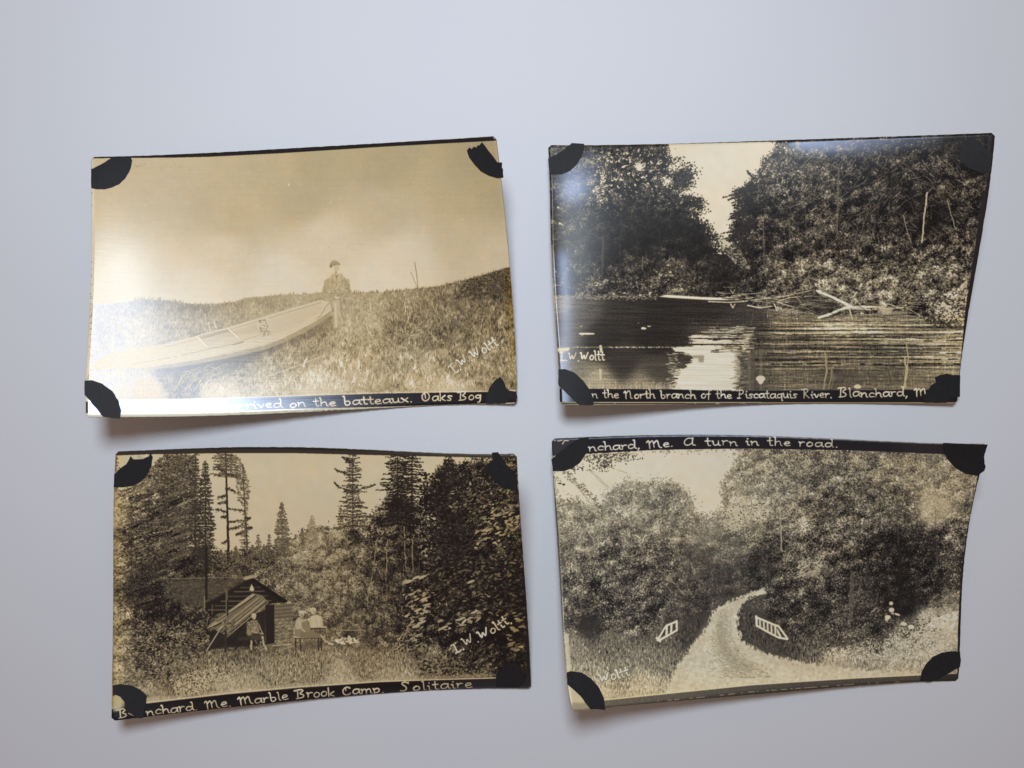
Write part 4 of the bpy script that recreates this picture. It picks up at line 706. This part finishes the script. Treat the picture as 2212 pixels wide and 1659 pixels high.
def black_paper_material():
    m, nt, b = mat('black_album_paper')
    n = noise(nt, 900, 3, .7, mapping(nt, 'Object', (1, 1, 1)))
    r = nt.nodes.new('ShaderNodeValToRGB'); r.color_ramp.elements[0].color = (.009, .009, .011, 1); r.color_ramp.elements[1].color = (.026, .025, .028, 1)
    nt.links.new(n.outputs['Fac'], r.inputs['Fac']); nt.links.new(r.outputs['Color'], b.inputs['Base Color'])
    b.inputs['Roughness'].default_value = .62; b.inputs['Specular IOR Level'].default_value = .3
    bump(nt, b, n.outputs['Fac'], .00006, .6)
    return m
def print_material(name, img, silv, rough, spec):
    """gelatin silver print: painted picture, glossy gelatin with fine horizontal scuffs, blue silver mirroring in the darks"""
    m, nt, b = mat(name)
    uv = nt.nodes.new('ShaderNodeUVMap'); uv.uv_map = 'print'
    t = nt.nodes.new('ShaderNodeTexImage'); t.image = img; t.extension = 'EXTEND'; nt.links.new(uv.outputs['UV'], t.inputs['Vector'])
    s = nt.nodes.new('ShaderNodeTexImage'); s.image = silv; s.extension = 'EXTEND'; nt.links.new(uv.outputs['UV'], s.inputs['Vector'])
    nt.links.new(t.outputs['Color'], b.inputs['Base Color'])
    b.inputs['Roughness'].default_value = rough; b.inputs['Specular IOR Level'].default_value = spec
    sc = noise(nt, 1, 3, .6, mapping(nt, 'Object', (90, 1500, 200)))
    bump(nt, b, sc.outputs['Fac'], .00007, .30)
    g = nt.nodes.new('ShaderNodeBsdfGlossy')
    g.inputs['Color'].default_value = (.55, .62, .86, 1); g.inputs['Roughness'].default_value = .27
    mx = nt.nodes.new('ShaderNodeMixShader'); mu = nt.nodes.new('ShaderNodeMath'); mu.operation = 'MULTIPLY'; mu.inputs[1].default_value = .12
    nt.links.new(s.outputs['Color'], mu.inputs[0]); nt.links.new(mu.outputs[0], mx.inputs['Fac'])
    nt.links.new(b.outputs[0], mx.inputs[1]); nt.links.new(g.outputs[0], mx.inputs[2])
    nt.links.new(mx.outputs[0], nt.nodes['Material Output'].inputs['Surface'])
    return m

# ------------------------------------------------------------------ the curled cards
EDGES = {1: {'top': [(196.5, 338.6), (365, 334), (560, 323), (633.6, 320.5), (833, 308), (1070.8, 294)], 'right': [(1070.8, 294), (1078, 354), (1099, 534), (1100, 580), (1107, 645.6), (1114, 758), (1116.5, 873)], 'bottom': [(183.6, 901.5), (311, 902), (466, 896.5), (633, 892), (680, 890), (891, 878), (1116.5, 873)], 'left': [(196.5, 338.6), (197.6, 423), (195.3, 581), (191.8, 734.7), (182.4, 821), (183.6, 901.5)]},
2: {'top': [(1183.5, 313), (1309, 313), (1421.5, 310.7), (1682, 302.8), (1863, 296.6), (2150, 286)], 'right': [(2150, 286), (2137, 405.6), (2123, 499), (2099.6, 640), (2092.6, 664.4), (2078.6, 770), (2067.5, 872)], 'bottom': [(1209, 874), (1332, 875), (1515, 874), (1682, 872), (1870, 872), (2067.5, 872)], 'left': [(1183.5, 313), (1187, 405.6), (1191.7, 546), (1194, 617.5), (1202, 734.7), (1207, 793), (1209, 874)]},
3: {'top': [(250, 975), (453, 967), (570.5, 965.3), (662.4, 966.3), (826.5, 972.8), (1116, 979.9)], 'right': [(1116, 979.9), (1120.6, 1062), (1129, 1179), (1138, 1310), (1144, 1397), (1147.6, 1487)], 'bottom': [(240.5, 1558), (331.4, 1547), (453, 1534), (570.5, 1520), (737.4, 1506), (850, 1496), (990.6, 1489), (1147.6, 1487)], 'left': [(250, 975), (246.6, 1038), (244.3, 1249.4), (242.3, 1444), (240.5, 1558)]},
4: {'top': [(1191.7, 947.5), (1273.8, 943.3), (1468, 940), (1682, 942.5), (1870, 952), (2133.6, 959.2)], 'right': [(2133.6, 959.2), (2122, 1010), (2104.5, 1074), (2092.7, 1132.7), (2083, 1226), (2076, 1338.8), (2072.8, 1409), (2070, 1471.3)], 'bottom': [(1236, 1538), (1306.6, 1530), (1421.4, 1518), (1682, 1497), (1832.5, 1481.8), (1987, 1473.6), (2070, 1471.3)], 'left': [(1191.7, 947.5), (1194, 1020), (1202, 1132.7), (1208, 1245), (1216, 1362), (1223.4, 1456), (1236, 1538)]}}
COEF = {1: [4.106, -3.102, 3.769, 0.3856, -2.524, -11.72, 0.000357, 9.701, 0.8139, 0.8457, 0.7715, 0.4149, 0.04921, -0.4076, -0.1151, 0.03222, 0.3723, -0.1626, 0.03103, 0.4113, -0.04466, -0.112],
2: [6.296, -6.068, -0.3306, 1.822, 2.853, -9.72, 0.5344, 8.028, 1.416, -1.704, -0.8646, 0.1772, 0.006151, -0.2761, 0.06938, 0.009958, 0.2184, 0.1111, -0.121, 0.7925, -0.2705, 0.06806],
3: [9.535, -9.563, 0.05515, 1.561, 5.987, -10.52, -0.1943, 3.261, 2.974, -1.421, -0.07901, 0.9179, -0.01835, -0.3513, -0.1235, 0.0799, 0.5309, -0.3333, -0.09631, 0.8328, -0.2298, -0.1295],
4: [2.518, -1.936, 6.323, -0.8042, 0.6397, -10.44, 0.4304, 5.901, 0.7038, -2.832, -0.5227, 0.422, 0.09904, -0.03226, 0.2063, 0.103, -0.6051, -0.08625, -0.09739, -0.003227, 0.175, -0.2084]}
RIM = {1: [2.719, -4.212, -5.255, -0.2241, -0.7369, 11.19, -4.321, -4.851, -0.4778, 2.263, -10.29, 9.055], 2: [4.208, -16.29, 33.02, -17.9, -1.203, -27.38, 18.51, 2.889, -0.5662, 15.72, -16.82, 1.238]}     # extra roll of the left rim, mm
def edge_curve(p, n):
    p = np.array(p, float); L = np.r_[0, np.cumsum(np.hypot(*np.diff(p, axis=0).T))]; L /= L[-1]
    f = lambda t: np.stack([t*(1-t), t*(1-t)*(t-.5), t*(1-t)*(t-.5)**2], 1)
    base = np.outer(1-L, p[0])+np.outer(L, p[-1])
    c = np.linalg.lstsq(np.r_[f(L), 1e-3*np.eye(3)], np.r_[p-base, np.zeros((3, 2))], rcond=None)[0]
    s = np.linspace(0, 1, n); return np.outer(1-s, p[0])+np.outer(s, p[-1])+f(s)@c
def poly(U, V, deg):
    x = 2*U-1; y = 2*V-1
    return np.stack([x**i*y**j for i in range(deg+1) for j in range(deg+1-i)], -1)
class Card:
    """bent sheet, 138 x 88 mm: frame outline plus bending heights, lifted into space"""
    NU, NV = 132, 84
    def __init__(s, k):
        nu, nv = s.NU, s.NV; e = EDGES[k]; c = np.array(COEF[k])
        t = edge_curve(e['top'], nu+1); b = edge_curve(e['bottom'], nu+1); l = edge_curve(e['left'], nv+1); r = edge_curve(e['right'], nv+1)
        U, V = np.meshgrid(np.linspace(0, 1, nu+1), np.linspace(0, 1, nv+1)); u = U[..., None]; v = V[..., None]
        P = (1-v)*t[None]+v*b[None]+(1-u)*l[:, None]+u*r[:, None]-((1-u)*(1-v)*t[0]+u*(1-v)*t[-1]+(1-u)*v*b[0]+u*v*b[-1])
        Tu = np.gradient(P, axis=1)*nu; Tv = np.gradient(P, axis=0)*nv; Bi = poly(U, V, 2)
        z = poly(U, V, 3)@c[:10]; du = (Bi@c[10:16])*U*(1-U)*.1; dv = (Bi@c[16:22])*V*(1-V)*.1
        if k in RIM: z = z+np.stack([(1-U)**a*V**b for a in (5, 12, 30) for b in range(4)], -1)@np.array(RIM[k])
        s.D = P+du[..., None]*Tu+dv[..., None]*Tv
        H = CAMH*1000; X = (s.D-[CX, CY])*((H-z)/FPX)[..., None]
        s.X = np.stack([X[..., 0], -X[..., 1], z], -1)/1000.0
        s.origin = s.X[nv//2, nu//2].copy(); s.origin[2] = 0
        s.X = s.X-s.origin
        n = np.cross(np.gradient(s.X, axis=1), -np.gradient(s.X, axis=0)); n /= np.linalg.norm(n, axis=-1, keepdims=True); s.N = n*np.sign(n[..., 2:])
    def at(s, u, v, h=0.0, arr=None):
        """point on the sheet at (u, v), h metres along its normal; beyond the rim the sheet goes on straight"""
        A = (s.X+s.N*h) if arr is None else arr
        x = u*s.NU; y = v*s.NV; i = int(min(max(math.floor(x), 0), s.NU-1)); j = int(min(max(math.floor(y), 0), s.NV-1)); a = x-i; b = y-j
        return (A[j, i]*(1-a)+A[j, i+1]*a)*(1-b)+(A[j+1, i]*(1-a)+A[j+1, i+1]*a)*b
    def uv_of(s, dx, dy):
        """sheet coordinates of a frame pixel"""
        u = v = .5
        for _ in range(12):
            p = s.at(u, v, 0, s.D); e = 1e-3
            pu = (s.at(u+e, v, 0, s.D)-p)/e; pv = (s.at(u, v+e, 0, s.D)-p)/e
            J = np.array([pu, pv]).T; d = np.linalg.solve(J, np.array([dx, dy])-p); u += d[0]; v += d[1]
            u = min(max(u, -.2), 1.2); v = min(max(v, -.2), 1.2)
        return u, v
def link(name, me, parent, m, smooth=True):
    o = bpy.data.objects.new(name, me); SC.collection.objects.link(o); o.parent = parent; me.materials.append(m)
    if smooth: me.polygons.foreach_set('use_smooth', [True]*len(me.polygons))
    return o
def slab(c, h0, h1, inset=0.0, seed=0, wear=0.0):
    """closed sheet between heights h0 < h1 along the normal, with a slightly worn rim"""
    nu, nv = c.NU, c.NV; r = random.Random(seed)
    idx = [[0]*(nu+1) for _ in range(nv+1)]; vs_ = []; 
    ring = [(i, 0) for i in range(nu)]+[(nu, j) for j in range(nv)]+[(i, nv) for i in range(nu, 0, -1)]+[(0, j) for j in range(nv, 0, -1)]
    jit = {}
    for q in ring: jit[q] = r.random()**3*wear
    def uvp(i, j):
        u, v = i/nu, j/nv; w = inset+jit.get((i, j), 0)
        if i == 0: u += w/.138
        if i == nu: u -= w/.138
        if j == 0: v += w/.088
        if j == nv: v -= w/.088
        if (i in (0, nu)) and (j in (0, nv)): u += (.0005/.138)*(1 if i == 0 else -1); v += (.0005/.088)*(1 if j == 0 else -1)
        return u, v
    A1 = c.X+c.N*h1; A0 = c.X+c.N*h0; uvs = []
    for j in range(nv+1):
        for i in range(nu+1):
            u, v = uvp(i, j); vs_.append(tuple(c.at(u, v, 0, A1))); uvs.append((u, 1-v))
    n = len(vs_)
    for j in range(nv+1):
        for i in range(nu+1):
            u, v = uvp(i, j); vs_.append(tuple(c.at(u, v, 0, A0))); uvs.append((u, 1-v))
    k = lambda i, j: j*(nu+1)+i
    f = [(k(i, j+1), k(i+1, j+1), k(i+1, j), k(i, j)) for j in range(nv) for i in range(nu)]
    f += [(n+k(i, j), n+k(i+1, j), n+k(i+1, j+1), n+k(i, j+1)) for j in range(nv) for i in range(nu)]
    R = [k(i, j) for i, j in ring]
    for a, b in zip(R, R[1:]+R[:1]): f.append((a, b, n+b, n+a))
    me = bpy.data.meshes.new('sheet'); me.from_pydata(vs_, [], f); uvl = me.uv_layers.new(name='print')
    li = np.empty(len(me.loops), int); me.loops.foreach_get('vertex_index', li)
    uvl.data.foreach_set('uv', np.array(uvs, np.float32)[li].ravel()); me.update(); return me
def remnant(c, uvpoly, h0=.00006, h1=.00024):
    """torn piece of black album paper lying on the bent sheet"""
    P = []
    for (a, b) in zip(uvpoly, uvpoly[1:]+uvpoly[:1]):
        d = math.hypot((b[0]-a[0])*.138, (b[1]-a[1])*.088); m = max(1, int(d/.0011))
        P += [(a[0]+(b[0]-a[0])*t/m, a[1]+(b[1]-a[1])*t/m) for t in range(m)]
    rr = random.Random(len(P)); P = [(x+rr.gauss(0, .00005)/.138, y+rr.gauss(0, .00005)/.088) for x, y in P]
    n = len(P); co = [Vector(((x)*1.568, y)) for x, y in P]; ed = [(i, (i+1) % n) for i in range(n)]
    xs = [p.x for p in co]; ys = [p.y for p in co]; st = .018
    def inside(x, y):
        r = False
        for i in range(n):
            a, b = co[i], co[(i+1) % n]
            if (a.y > y) != (b.y > y) and x < (b.x-a.x)*(y-a.y)/(b.y-a.y)+a.x: r = not r
        return r
    x = min(xs)
    while x < max(xs):
        y = min(ys)
        while y < max(ys):
            if inside(x, y) and min((co[i]-Vector((x, y))).length for i in range(n)) > .007: co.append(Vector((x, y)))
            y += st
        x += st
    vo, eo, fo, ov, oe, of = geometry.delaunay_2d_cdt(co, ed, [list(range(n))], 1, 1e-7)
    A1 = c.X+c.N*h1; A0 = c.X+c.N*h0
    top = [tuple(c.at(p.x/1.568, p.y, 0, A1)) for p in vo]; bot = [tuple(c.at(p.x/1.568, p.y, 0, A0)) for p in vo]; m = len(vo)
    f = []; cnt = {}
    for t in fo:
        a, b, d = [vo[q] for q in t[:3]]; s_ = (b.x-a.x)*(d.y-a.y)-(b.y-a.y)*(d.x-a.x)
        t = tuple(t) if s_ < 0 else tuple(reversed(t))          # v runs down the sheet
        f.append(t); f.append(tuple(q+m for q in reversed(t)))
        for q in range(len(t)):
            e = (t[q], t[(q+1) % len(t)]); cnt[e] = 1
    for (a, b) in list(cnt):
        if (b, a) not in cnt: f.append((b, a, a+m, b+m))
    me = bpy.data.meshes.new('paper'); me.from_pydata(top+bot, [], f); me.update(); return me

def srgb2lin(a): return np.where(a <= .04045, a/12.92, ((a+.055)/1.055)**2.4)
TW, TH = 1900, 1212
def rectify(c, arr, fx, fy, fs):
    """canvas painted in the print's own photograph frame -> upright print, by the sheet's coordinates"""
    v = (np.arange(TH)+.5)/TH*c.NV; u = (np.arange(TW)+.5)/TW*c.NU
    j = np.minimum(v.astype(int), c.NV-1); b = (v-j)[:, None, None]; i = np.minimum(u.astype(int), c.NU-1); a = (u-i)[None, :, None]
    D = c.D; R0 = D[j]*(1-b)+D[j+1]*b; Q = R0[:, i]*(1-a)+R0[:, i+1]*a
    x = np.clip((Q[..., 0]-fx)/fs, 0, PW-1.01); y = np.clip((Q[..., 1]-fy)/fs, 0, PH-1.01); x0 = x.astype(int); y0 = y.astype(int)
    a = (x-x0).astype(np.float32); b = (y-y0).astype(np.float32)
    if arr.ndim == 3: a = a[..., None]; b = b[..., None]
    return (arr[y0, x0]*(1-a)+arr[y0, x0+1]*a)*(1-b)+(arr[y0+1, x0]*(1-a)+arr[y0+1, x0+1]*a)*b
def image(name, rgb, data):
    im = bpy.data.images.new(name, TW, TH, alpha=False, float_buffer=False)
    im.colorspace_settings.name = 'Non-Color' if data else 'sRGB'
    px = np.ones((TH, TW, 4), np.float32); px[..., :3] = np.clip(rgb, 0, 1)[::-1]
    im.pixels.foreach_set(px.ravel()); im.update(); im.pack(); return im

# ------------------------------------------------------------------ build
TABLE = table_material(); STOCK = stock_material(); BLACK = black_paper_material()
bm = bmesh.new(); S = .6
g = [[bm.verts.new((-S+2*S*i/8, -S+2*S*j/8, 0)) for i in range(9)] for j in range(9)]
for j in range(8):
    for i in range(8): bm.faces.new((g[j][i], g[j][i+1], g[j+1][i+1], g[j+1][i]))
me = bpy.data.meshes.new('table_top'); bm.to_mesh(me); bm.free()
tb = bpy.data.objects.new('table_top', me); SC.collection.objects.link(tb); me.materials.append(TABLE); tb['kind'] = 'structure'

GAIN = {1: 1.42, 2: 1.42, 3: 1.45, 4: 1.52}
F = {1: (172.8, 276.5, .4375), 2: (1163.6, 253.5, .45833), 3: (207.4, 921.7, .4375), 4: (1163.6, 898.6, .45833)}
# torn black album corners, outlined in each print's own frame
REM = {
1: [[(56,206),(108,178),(160,147),(252,143),(258,160),(255,185),(243,218),(222,250),(195,276),(160,294),(120,303),(85,304),(56,298)],
    [(1912,112),(1922,96),(1936,104),(1946,90),(1958,96),(1964,84),(1972,86),(1986,70),(2062,168),(2086,170),(2084,196),(2090,204),(2090,244),(2062,246),(2020,234),(1982,212),(1948,180),(1922,144)],
    [(22,1248),(60,1246),(110,1262),(160,1300),(190,1345),(203,1395),(198,1437),(160,1432),(112,1425),(86,1392),(22,1316)],
    [(2003,1362),(2004,1322),(2022,1280),(2050,1246),(2074,1229),(2092,1246),(2104,1280),(2120,1296),(2155,1302),(2160,1334),(2120,1342),(2098,1362)]],
2: [[(44,196),(108,160),(156,120),(214,126),(214,150),(200,190),(176,226),(146,252),(108,268),(50,270)],
    [(1975,190),(1990,130),(2030,92),(2060,100),(2100,140),(2134,170),(2128,262),(2080,262),(2020,238)],
    [(93,1188),(125,1186),(165,1202),(210,1242),(240,1286),(258,1330),(258,1357),(192,1356),(93,1264)],
    [(1812,1343),(1808,1318),(1828,1296),(1850,1262),(1872,1248),(1866,1226),(1890,1212),(1924,1206),(1950,1214),(1986,1214),(1984,1316),(1946,1322),(1918,1345)]],
3: [[(92,236),(120,206),(150,186),(172,146),(184,160),(204,162),(232,160),(262,146),(270,132),(282,150),(274,196),(252,240),(222,272),(180,292),(140,299),(90,298)],
    [(1955,128),(1985,124),(2000,150),(2020,178),(2046,212),(2078,240),(2082,316),(2040,306),(2000,296),(1960,258),(1916,210),(1922,192),(1960,164)],
    [(84,1278),(120,1270),(176,1278),(222,1300),(252,1330),(246,1370),(236,1410),(232,1440),(205,1438),(170,1416),(140,1392),(142,1360),(120,1334),(96,1322),(84,1330)],
    [(1976,1284),(1974,1240),(1996,1200),(2030,1172),(2070,1160),(2096,1176),(2104,1214),(2122,1240),(2110,1268),(2090,1286)]],
4: [[(60,205),(100,170),(140,138),(190,106),(236,98),(234,130),(224,176),(200,214),(160,244),(120,258),(66,260)],
    [(1906,126),(2116,133),(2098,180),(2100,222),(2106,236),(2100,256),(2066,280),(2010,270),(1960,240),(1924,200),(1908,160)],
    [(132,1208),(150,1201),(200,1210),(246,1238),(284,1282),(306,1330),(313,1384),(244,1382),(196,1318),(134,1264)],
    [(1798,1250),(1802,1212),(1822,1170),(1856,1136),(1896,1116),(1940,1109),(1984,1110),(1988,1150),(1984,1180),(1930,1212),(1880,1240),(1846,1252)]],
}
INFO = {
1: ('sepia photo postcard of a man sitting on the bow of a beached boat', card_boat, .25, .30),
2: ('dark photo postcard of a tree-lined river with a bleached fallen log', card_river, .34, .28),
3: ('brown photo postcard of a log cabin camp with three seated men under spruces', card_camp, .34, .45),
4: ('photo postcard of a pale dirt road bending between white bridge rails', card_road, .34, .45),
}
for k in (1, 2, 3, 4):
    label, paintf, rough, spec = INFO[k]
    c = Card(k); fx, fy, fs = F[k]
    root = bpy.data.objects.new('postcard' if k == 1 else 'postcard.%03d' % (k-1), None); SC.collection.objects.link(root)
    root.location = tuple(c.origin); root.empty_display_size = .02
    root['label'] = label; root['category'] = 'postcard'; root['group'] = 'old photo postcards laid out on the white table'
    tone, silver, warm, stops = paintf()
    tone = blur(np.clip(tone, -20, 262), 1.2)
    rgb = ramp(np.clip(tone, 0, 250), stops)
    rgb[..., 0] += 12*warm; rgb[..., 2] -= 30*warm
    hue = (.45*roll(N_BIG, 3*k+1)+.8*N_HUGE)*np.clip(tone, 0, 200)/130; rgb[..., 0] += hue; rgb[..., 2] -= hue*.9
    lin = srgb2lin(np.clip(rectify(c, rgb, fx, fy, fs), 2, 255)/255.)*GAIN[k]
    enc = np.where(lin <= .0031308, lin*12.92, 1.055*np.maximum(lin, 1e-6)**(1/2.4)-.055)
    img = image('painted_print', enc, False)
    sv = rectify(c, np.clip(blur(silver, 1.5), 0, 1).astype(np.float32), fx, fy, fs)
    sil = image('silver_mirroring', np.repeat(sv[..., None], 3, -1), True)
    link('card_stock', slab(c, -.00032, -.00002, 0, k, .00010), root, STOCK)
    link('photographic_print', slab(c, 0.0, .00003, .00004, k, .00010), root, print_material('gelatin_silver_print', img, sil, rough, spec))
    for pl in REM[k]:
        link('album_corner', remnant(c, [c.uv_of(fx+x*fs, fy+y*fs) for x, y in pl]), root, BLACK, False)
